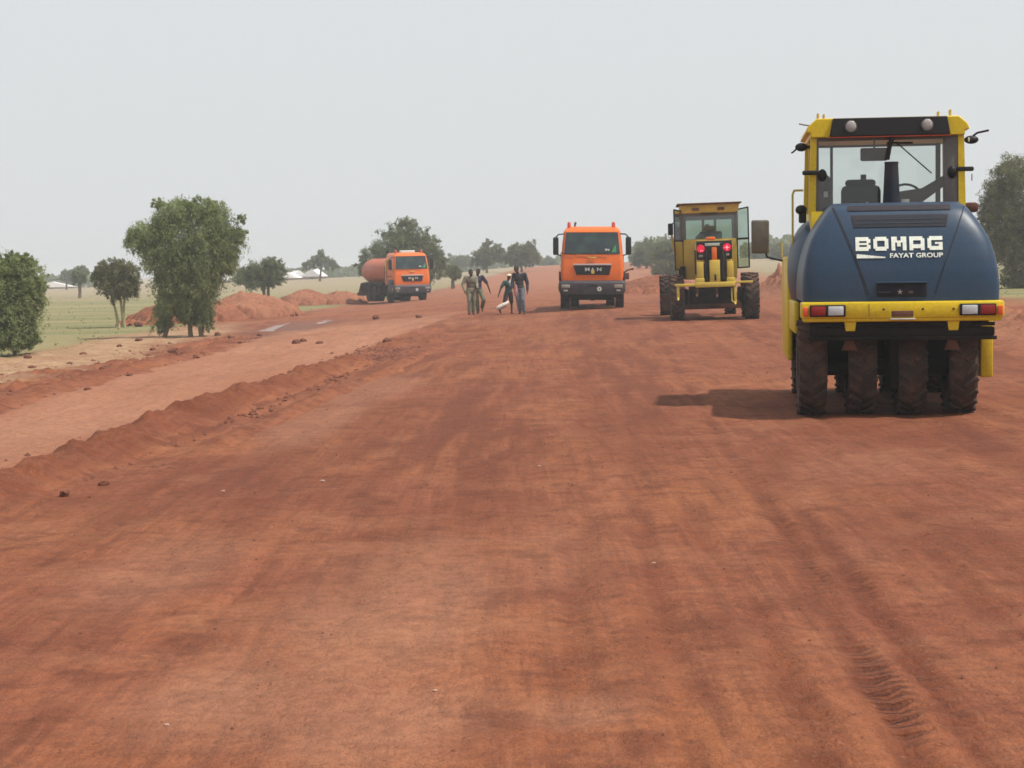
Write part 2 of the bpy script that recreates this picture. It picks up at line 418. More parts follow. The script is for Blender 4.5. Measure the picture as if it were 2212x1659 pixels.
# cleat marks pressed in by tyres
cle = np.sign(np.sin(GY*2*math.pi/.21+np.abs(U*9)))*.5+.5
micro = micro-tread*(.016+.014*cle*ss(14, 8, GY))
lz0 = ss(34, 46, GY)*ss(85, 66, GY)*ss(2, -1, GX)*(1-field)
rough_ = np.maximum(clod*(1-dry*.55), .4*ss(.6, .2, np.abs(GX-berm_x(GY)))*ss(10, 14, GY))
lump = fbm(GX*2.1, GY*1.5, 4, 73); micro = micro+rough_*(.42*np.maximum(lump-.46, 0)+.16*(fbm(GX*7, GY*3, 3, 74)-.5))
moist = np.maximum(moist, clod*(1-dry*.6)*ss(.50, .60, fbm(GX*1.6, GY*.7, 4, 79))*.7); moist = np.maximum(moist, lz0*ss(.50, .62, fbm(GX*1.2, GY*.5, 4, 80))*.6)
lz = ss(34, 46, GY)*ss(76, 62, GY)*ss(2, -1, GX)*(1-field)
micro = micro+lz*.30*np.maximum(fbm(GX*1.3, GY*.8, 4, 76)-.45, 0)
micro = micro+side*(.07*(fbm(U*3, GY*.3, 3, 75)-.5)+.09*(fbm(GX*2.5, GY*1.2, 4, 78)-.5)+.12*np.maximum(vnoise(GX*4, GY*2.2, 33)-.78, 0))
rt = ss(-.5, 1.5, GX-right_edge(GY))*(1-field); micro = micro+rt*.4*np.maximum(lump-.45, 0)
GZ = GZ+micro*near*(1-mud*.75)-mud*.05
GZ = GZ+field*.04*(fbm(GX*.9, GY*.9, 3, 77)-.5)*near
V = np.stack([GX, GY, GZ], -1).reshape(-1, 3)
ny, nx = GX.shape; idx = np.arange(ny*nx).reshape(ny, nx)
Q = np.stack([idx[:-1, :-1], idx[:-1, 1:], idx[1:, 1:], idx[1:, :-1]], -1).reshape(-1, 4)
cx_ = (GX[:-1, :-1]+GX[1:, 1:]).ravel()/2; cy_ = (GY[:-1, :-1]+GY[1:, 1:]).ravel()/2
kindid = np.zeros(len(Q), int)                                             # 0 road
kindid[(cx_ < berm_x(cy_)) & (cy_ < 60)] = 1                               # side track
kindid[((cx_ < track_far(cy_)) & (cy_ < 60)) | ((cy_ >= 60) & (cx_ < -6-.02*cy_)) | (cx_ > right_edge(cy_)+.2)] = 2
kindid[(cx_ < left_field(cy_)) | ((cx_ > right_edge(cy_)+7.5) & (cy_ > 60))] = 3
tr2 = np.zeros_like(GX)
for u0, y1_ in ((1.12, 13.), (1.36, 11.), (.26, 6.8), (-.55, 6.2)):
    tr2 = np.maximum(tr2, ss(.10, .06, np.abs(U-u0-.05*(fbm(GY/3, GY*0, 2, 5)-.5)))*ss(y1_+2, y1_-3.5, GY)*(.15+.85*ss(.36, .60, fbm(GX*2.5, GY*.9, 3, 47)))*(.8 if u0 > 1 else .4))
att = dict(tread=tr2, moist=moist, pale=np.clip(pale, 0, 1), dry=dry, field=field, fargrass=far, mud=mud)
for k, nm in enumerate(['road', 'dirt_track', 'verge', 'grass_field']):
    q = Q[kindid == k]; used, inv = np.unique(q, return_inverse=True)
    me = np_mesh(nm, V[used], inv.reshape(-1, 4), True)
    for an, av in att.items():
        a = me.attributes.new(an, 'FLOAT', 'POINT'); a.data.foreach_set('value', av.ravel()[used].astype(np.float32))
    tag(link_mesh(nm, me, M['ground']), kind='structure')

# ------------------------------------------------------------------ heaps and windrows
def patch(name, x0, x1, y0, y1, nx, ny, hf, label, cat, dryv=0., palev=0., moistv=0., group=None, mud_=0.):
    gx, gy = np.meshgrid(np.linspace(x0, x1, nx), np.linspace(y0, y1, ny))
    h = hf(gx, gy); z = base_z(gx, gy)+h
    keep = h > -.10
    idx = np.arange(nx*ny).reshape(ny, nx)
    q = np.stack([idx[:-1, :-1], idx[:-1, 1:], idx[1:, 1:], idx[1:, :-1]], -1).reshape(-1, 4)
    q = q[keep.ravel()[q].all(1)]
    vv = np.stack([gx, gy, z], -1).reshape(-1, 3); used, inv = np.unique(q, return_inverse=True)
    me = np_mesh(name, vv[used], inv.reshape(-1, 4), True)
    for an, av in (('dry', dryv), ('pale', palev), ('moist', moistv), ('field', 0), ('mud', mud_), ('fargrass', 0), ('tread', 0)):
        a = me.attributes.new(an, 'FLOAT', 'POINT')
        arr = av*np.clip(.5+1.2*fbm(vv[used, 0]*1.3, vv[used, 1]*.9, 3, 90), 0, 1.4) if av else np.zeros(len(used))
        arr = arr*ss(.0, .10, h.ravel()[used]); a.data.foreach_set('value', np.clip(arr, 0, 1).astype(np.float32))
    return tag(link_mesh(name, me, M['ground']), label, cat, group)
def berm_h(cx, wd, ht, seed, ya, yb, fade=4.):
    def f(x, y):
        c = cx(y)+.30*(fbm(y*.35, y*0+seed, 3, seed)-.5)
        hh = ht(y)*(.45+1.0*fbm(y*.85+seed, y*0+3, 3, seed+1))*ss(ya, ya+1.2, y)*ss(yb, yb-fade, y)
        d = (x-c)/(wd*(.8+.5*fbm(y*.7, y*0, 2, seed+2)))
        prof = np.exp(-(np.abs(d)**2.2)*1.6)
        n = .5*(fbm(x*5, y*4, 4, seed+3)-.45)+.30*(fbm(x*14, y*11, 3, seed+5)-.5)
        clump = 1.3*np.maximum(fbm(x*3.4, y*2.6, 3, seed+4)-.5, 0)-.08+.9*np.maximum(vnoise(x*7, y*6, seed)-.72, 0)
        return hh*prof*(1+n+clump)*1.25-.12*np.clip(np.abs(d)-1.15, 0, 1)-.012
    return f
patch('earth_berm', -6.6, -.9, 8.0, 42, 150, 900, berm_h(berm_x, .40, lambda y: .135+0*y, 101, 8.5, 41, 12),
      'long low ridge of loose red earth bordering the left side of the graded road', 'earth berm', moistv=.45)
patch('earth_berm', 8.0, 18, 24, 150, 120, 700, berm_h(lambda y: right_edge(y)+1.7, 1.5, lambda y: np.interp(y, [24, 45, 60, 80, 150], [.26, .30, .5, .85, .7]), 111, 25, 100, 14),
      'ridge of rubbly red earth along the right road edge behind the yellow and blue roller', 'earth berm', moistv=.12, palev=.25)
patch('blade_ridge', -4.4, .5, 15, 48, 140, 500, berm_h(lambda y: berm_x(y)+1.02+.012*(y-20), .20, lambda y: .05+0*y, 121, 16, 46, 8),
      'thin broken line of crumbs left on the road just inside the left earth ridge', 'earth ridge', moistv=.35)
patch('blade_ridge', -14, -4, 17, 60, 160, 500, berm_h(lambda y: track_far(y)-.5, .42, lambda y: .09+0*y, 131, 17.5, 58, 8),
      'broken low ridge of dark clods on the far side of the pale dirt track', 'earth ridge', moistv=.25)
def mound(name, px, py, rx, ry, h, label, seed, pk=(0, 0), **k):
    c = hit(px, py)
    def f(x, y):
        dx = (x-c.x)/rx; dy = (y-c.y)/ry; r = np.hypot(dx, dy)
        n = fbm(x*.9, y*.9, 4, seed); n2 = fbm(x*4, y*4, 3, seed+1)
        rr = r*(1+1.0*(n-.5))
        pr = np.clip(1-rr, -1, 1)
        return h*np.where(pr > 0, 1-np.exp(-pr*2.3), pr*.9)*(.7+.7*n)+.22*(n2-.5)*ss(0, .3, pr)
    return patch(name, c.x-rx*1.3, c.x+rx*1.3, c.y-ry*1.3, c.y+ry*1.3, 140, 140, f, label, 'earth mound', **k)
mound('earth_mound', 540, 683, 2.6, 4.8, 1.30, 'tallest orange brown earth mound, right of the big green tree', 141, palev=.30)
mound('earth_mound', 385, 694, 2.4, 4.5, 1.05, 'reddish earth mound half hidden behind the trunk of the big green tree', 151, moistv=.1)
mound('earth_mound', 465, 690, 1.8, 4.0, .85, 'low reddish earth heap between the two taller mounds left of the puddles', 156, palev=.1)
mound('earth_mound', 662, 657, 2.1, 6.0, .95, 'flat topped red earth mound farther back, nearer the tanker lorry of the pair', 161, palev=.15)
mound('earth_mound', 735, 655, 2.0, 6.0, .80, 'low red earth mound immediately left of the tanker lorry wheels', 171, palev=.15)
mound('earth_mound', 1420, 628, 2.6, 12.0, .9, 'red earth embankment behind the gap between the frontal lorry and the grader', 181, moistv=.12)

# puddles in the wet ruts
def puddle(pts, label):
    P = [hit(*p) for p in pts]
    n = len(P); mb = MB(); ring = []
    for i in range(n):
        a, b_ = P[i], P[(i+1) % n]
        for k in range(6):
            q = a.lerp(b_, k/6); j = .05*(random.random()-.5)
            ring.append((q.x+j, q.y+j*4, bz(q.x+j, q.y+j*4)-.05+.022))
    mb.b.faces.new([mb.b.verts.new(p) for p in ring])
    return tag(mb.build('puddle', m_water), label, kind='structure')
m_water, t, b = new_mat('muddy_water'); b.inputs['Base Color'].default_value = (.22, .14, .11, 1); b.inputs['Roughness'].default_value = .12
tc = nd(t, 'ShaderNodeTexCoord'); bump(t, b, noise(t, tc.outputs['Object'], 9, 3), .5, .04)
puddle([(536, 723), (580, 722), (600, 708), (630, 695), (620, 692), (592, 697), (562, 711), (548, 720)], 'streak of water standing in the left wet rut')
puddle([(682, 699), (700, 697), (724, 688), (716, 685), (688, 694)], 'small patch of water in the right wet rut')
puddle([(700, 722), (712, 722), (722, 705), (714, 702)], 'sliver of water nearest the road ridge')

# loose clods
def clod_mesh(seed):
    rnd = random.Random(seed); b_ = bmesh.new(); bmesh.ops.create_icosphere(b_, subdivisions=3, radius=1)
    o = Vector((rnd.random()*9, rnd.random()*9, rnd.random()*9))
    from mathutils import noise as mn
    for v in b_.verts:
        n = mn.noise(v.co*1.3+o); n2 = mn.noise(v.co*3.5+o)
        v.co *= 1+.35*n+.16*n2; v.co.z *= .68
    me = bpy.data.meshes.new('dirt_clod'); b_.to_mesh(me); b_.free(); return me
M['clod'] = paint('clod_earth', (.115, .040, .026), .95, .4, scale=2)
clods = [clod_mesh(i) for i in range(5)]
for c_ in clods: c_.materials.append(M['clod'])
spec = [(378, 773, .20, 'dark red clod, largest lump on the churned strip left of the pale track'), (212, 797, .12, 'first clod of a close trio on the churned strip, left of the pale track'), (226, 803, .10, 'middle clod of the close trio on the churned strip'), (240, 800, .09, 'right clod of the close trio on the churned strip'),
        (368, 768, .10, 'small clod touching the left side of the largest dark red clod'), (424, 775, .09, 'small clod right of the largest dark red clod, left of a close pair'), (437, 770, .09, 'right clod of a close pair right of the largest dark red clod'), (224, 1052, .05, 'lone dark clod standing upright on the road near the left ridge'), (95, 1030, .05, 'dark clod at the foot of the left ridge near the left picture edge'), (140, 1072, .045, 'small clod on the road, lower of the two nearest the left picture edge'),
        (300, 740, .12, None), (420, 738, .11, None), (455, 742, .10, None), (470, 727, .12, None), (500, 735, .12, None), (150, 790, .08, None), (70, 800, .09, None),
        (60, 775, .09, None), (180, 770, .1, None), (258, 752, .11, None), (330, 760, .09, None), (640, 745, .11, None), (655, 742, .12, None), (812, 690, .13, 'dark clod alone below the tanker lorry, on the left of two'),
        (905, 688, .12, 'dark red clod below the front wheel of the tanker lorry'), (560, 727, .08, None), (690, 747, .1, None), (300, 706, .2, 'dark clod at the grass edge left of the big tree'),
        (838, 744, .13, None), (520, 745, .09, None), (20, 860, .06, None), (105, 850, .06, None), (190, 845, .05, None), (45, 838, .07, None), (130, 830, .07, None), (280, 815, .06, None)]
for i, (px, py, r_, lab) in enumerate(spec):
    p = hit(px, py); o = bpy.data.objects.new('dirt_clod', clods[i % 5]); C.objects.link(o)
    o.location = (p.x, p.y, p.z+r_*.45); o.scale = (r_*random.uniform(.8, 1.15), r_*random.uniform(.8, 1.1), r_*random.uniform(1.0, 1.5))
    o.rotation_euler = (0, 0, random.random()*6)
    tag(o, lab or 'small dark clod among others scattered over the churned strip left of the pale track', 'dirt clod', 'dirt clods left of the road')
M['pebble'] = paint('pale_stone', (.42, .29, .22), .8, .2)
pm = [clod_mesh(50+i) for i in range(2)]
for c_ in pm: c_.materials.append(M['pebble'])
for i, (px, py, r_, lab) in enumerate([(1412, 1219, .011, 'lone whitish pebble near the middle of the road'), (697, 1043, .02, 'pale stone beside the dark smear left of the road centre'), (1040, 706, .05, 'pale chip on the road just below the left walking pair'),
        (360, 1569, .010, 'tiny pale stone at the bottom left of the road'), (940, 1497, .010, 'tiny pale stone at the bottom centre of the road'), (1165, 1010, .014, 'tiny pale stone at the road centre below the lorry'), (482, 1064, .016, 'tiny pale stone left of the dark smear')]):
    p = hit(px, py); o = bpy.data.objects.new('pebble', pm[i % 2]); C.objects.link(o); o.location = (p.x, p.y, p.z+r_*.6); o.scale = (r_*1.1, r_*.8, r_*.7); tag(o, lab, 'pebble', 'pale stones on the road')
def crumbs(name, n, fx, fy, sz, label):
    Vs = []; Fs = []; oc = [(1, 0, 0), (-1, 0, 0), (0, 1, 0), (0, -1, 0), (0, 0, 1), (0, 0, -.4)]
    fc = [(0, 2, 4), (2, 1, 4), (1, 3, 4), (3, 0, 4), (2, 0, 5), (1, 2, 5), (3, 1, 5), (0, 3, 5)]
    for i in range(n):
        x, y = fx(), 0; y = fy(); x = fx(y) if False else x
        x = x(y); s_ = sz*random.uniform(.4, 1)**2*(1+y/25); z = bz(x, y)+s_*.15
        k = len(Vs); a = random.random()*6
        for v in oc:
            q = Vector(v)*s_*random.uniform(.6, 1.3); q.z *= .65; q.rotate(Euler((0, 0, a))); Vs.append((x+q.x, y+q.y, z+q.z))
        Fs += [(k+a_, k+b_, k+c_) for a_, b_, c_ in fc]
    me = np_mesh(name, Vs, Fs); return tag(link_mesh(name, me, M['clod']), label, kind='stuff')
crumbs('loose_crumbs', 3600, lambda: (lambda u: (lambda y: float(berm_x(y))+u))(random.gauss(.08, .30)), lambda: random.uniform(10.5, 45), .028, 'crumbs of red earth fallen along the left ridge')
crumbs('loose_gravel', 1800, lambda: (lambda u: (lambda y: u+.05*y))(random.uniform(-4.5, 5)), lambda: 5+40*random.random()**1.8, .009, 'fine gravel scattered over the graded road')
crumbs('verge_rubble', 4500, lambda: (lambda u: (lambda y: float(track_far(y))-.1-u))(abs(random.gauss(0, 1.5))), lambda: random.uniform(18, 60), .024, 'rubble strewn over the churned verge left of the track')

# ------------------------------------------------------------------ trees
def tree(name, label, cat, blobs, base, Y, n, leaf, mat, trunks=None, bark='bark', tw=.12, droop=.5, zbase=None, group=None, depthf=.9, wisps=6):
    leaf *= .62; n = int(n*2.1)
    sc = Y/F                                  # metres per view pixel at this distance
    g = at_depth(base[0], base[1], Y); g.z = bz(g.x, g.y)
    root = empty(name, g); tag(root, label, cat, group)
    cs = []
    for (bx, by, rx, ry) in blobs:
        p = at_depth(bx, by, Y)-g; cs.append((p.x, p.z, rx*sc, ry*sc))
    W = np.array([c[2]*c[3] for c in cs]); W /= W.sum()
    V = []; 
    ncl = max(18, n//55)
    ci = RNG.choice(len(cs), ncl, p=W); A = np.array(cs)[ci]
    dirs = RNG.normal(size=(ncl, 3)); dirs /= np.linalg.norm(dirs, axis=1)[:, None]
    rad = RNG.random(ncl)**.45*1.02; rad = np.where(RNG.random(ncl) < .10, rad*1.22, rad)
    yoff = (np.arange(ncl) % 5-2)/2*.35*A[:, 2]*depthf
    cc = np.stack([A[:, 0]+dirs[:, 0]*rad*A[:, 2]*.88, dirs[:, 1]*rad*A[:, 2]*depthf+yoff, A[:, 1]+dirs[:, 2]*rad*A[:, 3]*.88], 1)
    per = max(4, n//ncl); crad = np.sqrt(A[:, 2]*A[:, 3])
    # each cluster is a drooping spray of leaflets along a twig that leaves the crown outwards
    tw_ = dirs*1.0+RNG.normal(size=(ncl, 3))*.55; tw_[:, 2] -= droop*.9; tw_ /= np.linalg.norm(tw_, axis=1)[:, None]
    ln = np.maximum(crad*.55*RNG.uniform(.5, 1.4, ncl), leaf*2.5)
    u_ = RNG.random((ncl, per, 1)); off = tw_[:, None, :]*(u_*ln[:, None, None]); off[:, :, 2:3] -= droop*.35*u_**2*ln[:, None, None]
    off += RNG.normal(size=(ncl, per, 3))*(ln*.27)[:, None, None]*(1.15-u_*.7)
    lp = (cc[:, None, :]+off).reshape(-1, 3)
    lp = lp[lp[:, 2] > .03]
    m_ = len(lp)
    a = RNG.normal(size=(m_, 3)); a[:, 2] -= droop; a /= np.linalg.norm(a, axis=1)[:, None]
    b_ = np.cross(a, RNG.normal(size=(m_, 3))); b_ /= np.linalg.norm(b_, axis=1)[:, None]+1e-9
    s_ = leaf*RNG.uniform(.6, 1.5, m_)[:, None]
    a = a*s_; b_ = b_*s_*.26
    vv = np.stack([lp-a-b_*.3, lp+b_, lp+a+b_*.2, lp-b_], 1).reshape(-1, 3)
    me = np_mesh('crown', vv, np.arange(len(vv)).reshape(-1, 4))
    cr = link_mesh('crown', me, M[mat], root)
    # trunk and limbs
    mb = MB(); rnd = random.Random(int(base[0])+7)
    tr = trunks or [((base[0], base[1]), None)]
    for (bp, tp) in tr:
        p0 = at_depth(bp[0], bp[1], Y)-g; p0.z = min(p0.z, .0) - .1; p0.y = rnd.uniform(-.1, .1)
        if tp is None: tp = (np.mean([q[0] for q in blobs]), max(q[1] for q in blobs)-4)
        p1 = at_depth(tp[0], tp[1], Y)-g; p1.y = rnd.uniform(-.2, .2)
        pm = (p0+p1)/2+Vector((rnd.uniform(-.1, .1), rnd.uniform(-.1, .1), 0))*(p1-p0).length*.4
        mb.cyl(p0, pm, tw*1.15, tw*.85, 9); mb.cyl(pm, p1, tw*.85, tw*.6, 9)
        for q in sorted(cs, key=lambda q: (q[0]-p1.x)**2+(q[1]-p1.z)**2)[:max(3, len(cs)//len(tr))]:
            e = Vector((q[0], rnd.uniform(-.5, .5)*q[2], q[1]+q[3]*.3)); mm = p1.lerp(e, .5)+Vector((rnd.uniform(-.1, .1), rnd.uniform(-.1, .1), .05))*(e-p1).length
            mb.cyl(p1, mm, tw*.5, tw*.3, 7); mb.cyl(mm, e, tw*.3, tw*.1, 6)
            for k in range(4):
                e2 = mm+Vector((rnd.uniform(-1, 1)*q[2], rnd.uniform(-1, 1)*q[2], rnd.uniform(-.1, 1)*q[3])); mb.cyl(mm, e2, tw*.16, tw*.04, 5)
    mb.build('trunk', bark, root)
    return root
tree('acacia_tree', 'large bushy green tree on the left verge, its foliage hanging down to the earth mound', 'tree',
     [(362, 468, 32, 34), (345, 440, 10, 12), (392, 455, 34, 28), (440, 452, 34, 26), (470, 470, 30, 34), (322, 505, 36, 34), (300, 520, 26, 30), (385, 510, 50, 42), (450, 510, 45, 45), (500, 515, 26, 38),
      (345, 555, 42, 34), (400, 570, 52, 42), (450, 570, 44, 46), (490, 560, 22, 32), (370, 610, 40, 34), (425, 620, 42, 42), (400, 655, 42, 30), (437, 665, 26, 34), (350, 680, 18, 30), (365, 650, 24, 30), (520, 500, 12, 14), (285, 510, 12, 18), (350, 700, 14, 16), (440, 692, 18, 20), (405, 680, 26, 14), (335, 440, 5, 12), (524, 470, 8, 12), (425, 425, 12, 6)],
     (432, 712), 64.0, 60000, .075, 'leaf', [((436, 712), (425, 640)), ((352, 712), (385, 650)), ((412, 706), (405, 640))], tw=.085, droop=.9)
tree('thorn_bush', 'dense dark green bush cut by the left picture edge, growing from the grass', 'bush',
     [(-10, 590, 46, 36), (30, 590, 36, 36), (62, 600, 28, 38), (48, 570, 14, 22), (8, 640, 60, 50), (58, 645, 36, 36), (10, 695, 66, 36), (52, 690, 22, 38), (-60, 640, 60, 90), (80, 615, 16, 22), (64, 560, 8, 12), (28, 555, 10, 12), (20, 734, 60, 14), (62, 736, 20, 12), (20, 722, 60, 16), (60, 724, 22, 14), (20, 716, 50, 16), (58, 716, 18, 16), (-20, 560, 20, 18), (90, 640, 8, 16)],
     (30, 731), 52.0, 48000, .075, 'leaf', tw=.06)
tree('acacia_tree', 'small round tree with pale forked trunk on the grass beside the big green tree', 'tree',
     [(228, 585, 24, 20), (255, 578, 26, 18), (282, 585, 22, 22), (240, 608, 30, 20), (268, 615, 34, 20), (215, 600, 16, 18), (252, 632, 26, 14), (290, 610, 14, 16), (285, 632, 16, 8)],
     (262, 684), 78.0, 12000, .085, 'leaf_brown', [((258, 684), (236, 630)), ((268, 682), (258, 630)), ((262, 684), (270, 628))], 'bark_pale', tw=.07)
tree('acacia_tree', 'low wide tree seen above the tallest earth mound', 'tree',
     [(533, 592, 22, 18), (560, 582, 24, 18), (585, 572, 18, 18), (600, 582, 16, 20), (545, 605, 34, 14), (585, 600, 26, 18), (518, 600, 14, 12), (572, 612, 16, 10)],
     (577, 640), 122.0, 11000, .12, 'leaf_dark', [((574, 640), (570, 610)), ((581, 640), (580, 610))], tw=.13)
tree('acacia_tree', 'broad dark tree directly behind the tanker lorry', 'tree',
     [(880, 488, 18, 22), (858, 505, 26, 22), (905, 510, 26, 22), (835, 530, 32, 28), (880, 535, 42, 32), (925, 535, 28, 26), (810, 558, 30, 26), (865, 570, 50, 34), (920, 570, 36, 30), (950, 560, 14, 22), (785, 575, 16, 14), (900, 590, 40, 18), (940, 590, 18, 16), (822, 585, 28, 18)],
     (880, 612), 140.0, 24000, .15, 'leaf_dark', [((870, 610), (870, 585)), ((905, 610), (895, 585))], tw=.22)
tree('acacia_tree', 'tall dark tree partly cut by the right picture edge beyond the roller', 'tree',
     [(2195, 375, 42, 36), (2165, 400, 34, 34), (2215, 430, 55, 50), (2148, 440, 30, 34), (2180, 480, 46, 44), (2135, 470, 20, 28), (2170, 530, 36, 34), (2215, 520, 44, 50), (2200, 580, 34, 36), (2190, 615, 24, 22), (2225, 610, 26, 30)],
     (2198, 650), 88.0, 34000, .10, 'leaf_olive', [((2196, 650), (2190, 590)), ((2215, 650), (2212, 590))], tw=.22)
far_trees = [
    ('hazy round tree with a pointed top, left of the tanker lorry, above the white tents', [(668, 572, 14, 9), (685, 562, 12, 10), (692, 550, 9, 8), (704, 566, 16, 10), (718, 572, 12, 8)], (690, 584), 250, 2600, .32, 'leaf_dark'),
    ('dark little tree on the far grass, left of the small fork-trunked tree', [(172, 596, 14, 12), (166, 604, 12, 8)], (171, 622), 170, 1800, .22, 'leaf_dark'),
    ('grey hazy tree behind the dark little tree on the far left', [(160, 590, 9, 10), (178, 584, 12, 10)], (170, 612), 260, 1400, .32, 'leaf_dark'),
    ('pale hazy tree beside the white roof on the far left', [(140, 596, 10, 10), (150, 602, 10, 8)], (143, 614), 300, 1200, .35, 'leaf_dark'),
    ('hazy tree with a gap in its crown above the left walking pair', [(1040, 552, 16, 14), (1056, 534, 14, 13), (1050, 560, 20, 12), (1075, 548, 13, 18), (1028, 566, 12, 8)], (1052, 579), 230, 4200, .30, 'leaf_brown'),
    ('hazy round tree above the right walking pair', [(1118, 545, 22, 17), (1140, 540, 18, 16), (1105, 558, 18, 12), (1148, 556, 18, 14), (1125, 562, 22, 10)], (1127, 581), 220, 4800, .30, 'leaf_brown'),
    ('faint hazy bush between the tanker lorry tree and the gap crowned tree', [(985, 560, 20, 10), (1005, 562, 16, 9)], (995, 574), 330, 1800, .42, 'leaf_dark'),
    ('small olive bush just right of the tanker lorry', [(976, 586, 15, 11), (985, 590, 12, 8)], (978, 600), 150, 1800, .20, 'leaf_olive'),
    ('hazy tree right behind the mirror of the frontal lorry', [(1395, 540, 22, 20), (1385, 560, 20, 14), (1410, 556, 20, 16)], (1396, 583), 210, 4200, .28, 'leaf_dark'),
    ('olive tree standing left of the grader cab', [(1440, 535, 24, 18), (1428, 555, 22, 16), (1455, 552, 20, 20), (1462, 530, 10, 18)], (1440, 585), 175, 4600, .24, 'leaf_dark'),
    ('low reddish brown bush at the foot of the grader, left side', [(1436, 580, 24, 15), (1458, 588, 16, 10), (1420, 584, 12, 10)], (1440, 600), 150, 3000, .2, 'leaf_brown'),
    ('hazy tree seen right of the grader, behind the loose mirror', [(1635, 545, 18, 15), (1655, 552, 18, 14)], (1645, 566), 260, 2600, .32, 'leaf_dark'),
    ('hazy low tree against the left flank of the roller', [(1685, 545, 20, 18), (1705, 552, 22, 16)], (1692, 568), 240, 2600, .32, 'leaf_dark'),
    ('faint tree on the skyline left of the frontal lorry', [(1190, 563, 12, 7), (1175, 567, 10, 5)], (1185, 574), 360, 900, .45, 'leaf_dark')]
for lab, bl, bs_, Y, n, lf, mt in far_trees:
    tree('bush' if 'bush' in lab else 'savanna_tree', lab, 'bush' if 'bush' in lab else 'tree', bl, bs_, Y, int(n*1.4), lf*.85, mt, tw=.16, group='distant trees on the plain')
# far wood line that reads as one mass
Vs = []; 
def wood(px0, px1, Y, hmax, n, seed, dens=1):
    out = []
    for i in range(n):
        px = random.uniform(px0, px1); g = at_depth(px, 580, Y+random.uniform(-20, 20)); zb = bz(g.x, g.y)
        h = hmax*float(.25+1.1*fbm(px/16., seed, 4, seed))
        out.append((g.x, g.y, zb+random.random()**.8*h))
    return out
pts = wood(90, 240, 390, 3.2, 2200, 201)+wood(480, 790, 400, 3.0, 4200, 202)+wood(950, 1100, 400, 3.6, 2400, 203)+wood(1150, 1215, 420, 2.6, 700, 204)+wood(1360, 1500, 330, 4.2, 3200, 205)+wood(1600, 1740, 340, 4.2, 3400, 206)+wood(2120, 2300, 340, 5, 2500, 207)+wood(-120, 60, 380, 4, 1500, 208)
pts = np.array(pts); a = RNG.normal(size=pts.shape); a /= np.linalg.norm(a, axis=1)[:, None]; b_ = np.cross(a, RNG.normal(size=pts.shape)); b_ /= np.linalg.norm(b_, axis=1)[:, None]
vv = np.stack([pts-a*.45, pts+b_*.3, pts+a*.45, pts-b_*.3], 1).reshape(-1, 3)
tag(link_mesh('distant_woodland', np_mesh('distant_woodland', vv, np.arange(len(vv)).reshape(-1, 4)), M['leaf_dark']), 'hazy line of scrub and trees along the horizon', kind='stuff')
# grass tufts on the plain
gv = []
for i in range(1500):
    px = random.uniform(-60, 800) if random.random() < .8 else random.uniform(1600, 2260); Y = 48+150*random.random()**1.6
    g = at_depth(px, 600, Y)
    fx_ = float(left_field(Y))
    if px < 900 and g.x > fx_-.3: continue
    if px > 900 and g.x < float(right_edge(Y))+7: continue
    z = bz(g.x, g.y); h = random.uniform(.03, .07); a_ = random.random()*6.28; dx, dy = math.cos(a_)*h*.5, math.sin(a_)*h*.5
    gv += [(g.x-dx, g.y-dy, z-.02), (g.x+dx, g.y+dy, z-.02), (g.x+dx*1.1+.03, g.y+dy, z+h), (g.x-dx*.8, g.y-dy, z+h*.8)]
M['grass'] = leafmat('dry_grass', (.17, .17, .075), (.22, .20, .10), .3)
tag(link_mesh('grass_tufts', np_mesh('grass_tufts', gv, np.arange(len(gv)).reshape(-1, 4)), M['grass']), 'short tufts of grass over the plain', kind='stuff')

# ------------------------------------------------------------------ far white roofs and tents
def hut(px, py, Y, wd, dp, hw, hr, rz, label, wallm='wallwhite'):
    g = at_depth(px, py, Y); g.z = bz(g.x, g.y)
    r = empty('house', g, (0, 0, R(rz))); tag(r, label, 'house', 'white roofed huts on the far plain')
    w2, d2 = wd/2, dp/2
    mb = MB(); mb.box(-w2, w2, -d2, d2, -.1, hw); mb.build('wall', wallm, r)
    mb = MB(); mb.prism([(-w2-.3, -d2-.3, hw+.003), (w2+.3, -d2-.3, hw+.003), (0, -d2-.3, hw+hr)], (0, dp+.6, 0)); mb.build('roof', 'roofwhite', r)
    mb = MB(); mb.box(-.45, .45, -d2-.04, -d2-.005, 0, hw*.8); mb.build('door', 'grey', r)
M['wallwhite'] = paint('mud_wall', (.36, .26, .19), .9, .2); M['roofwhite'] = paint('white_sheet_roof', (.80, .78, .77), .4, .02)
for a_ in [(115, 612, 345, 8, 5, .3, 1.1, 8, 'long white roofed hut beside the dense bush, far left'), (487, 598, 330, 3.4, 3, .4, 1.4, 20, 'small white hut glimpsed at the right edge of the big green tree'),
           (611, 592, 330, 3.2, 3, .3, .8, 15, 'white hut at the right edge of the low wide tree'), (626, 588, 340, 3.4, 3, .4, 1.1, -10, 'brightest white hut, right of the low wide tree'),
           (641, 588, 345, 3.2, 3, .5, 1.3, 25, 'white hut just left of the hazy pointed tree'), (618, 598, 320, 3., 3, .4, .8, 5, 'lowest and nearest of the white huts right of the low wide tree'),
           (679, 588, 335, 3.6, 3, .5, 1.5, -15, 'white hut in front of the hazy pointed tree')]:
    hut(*a_)

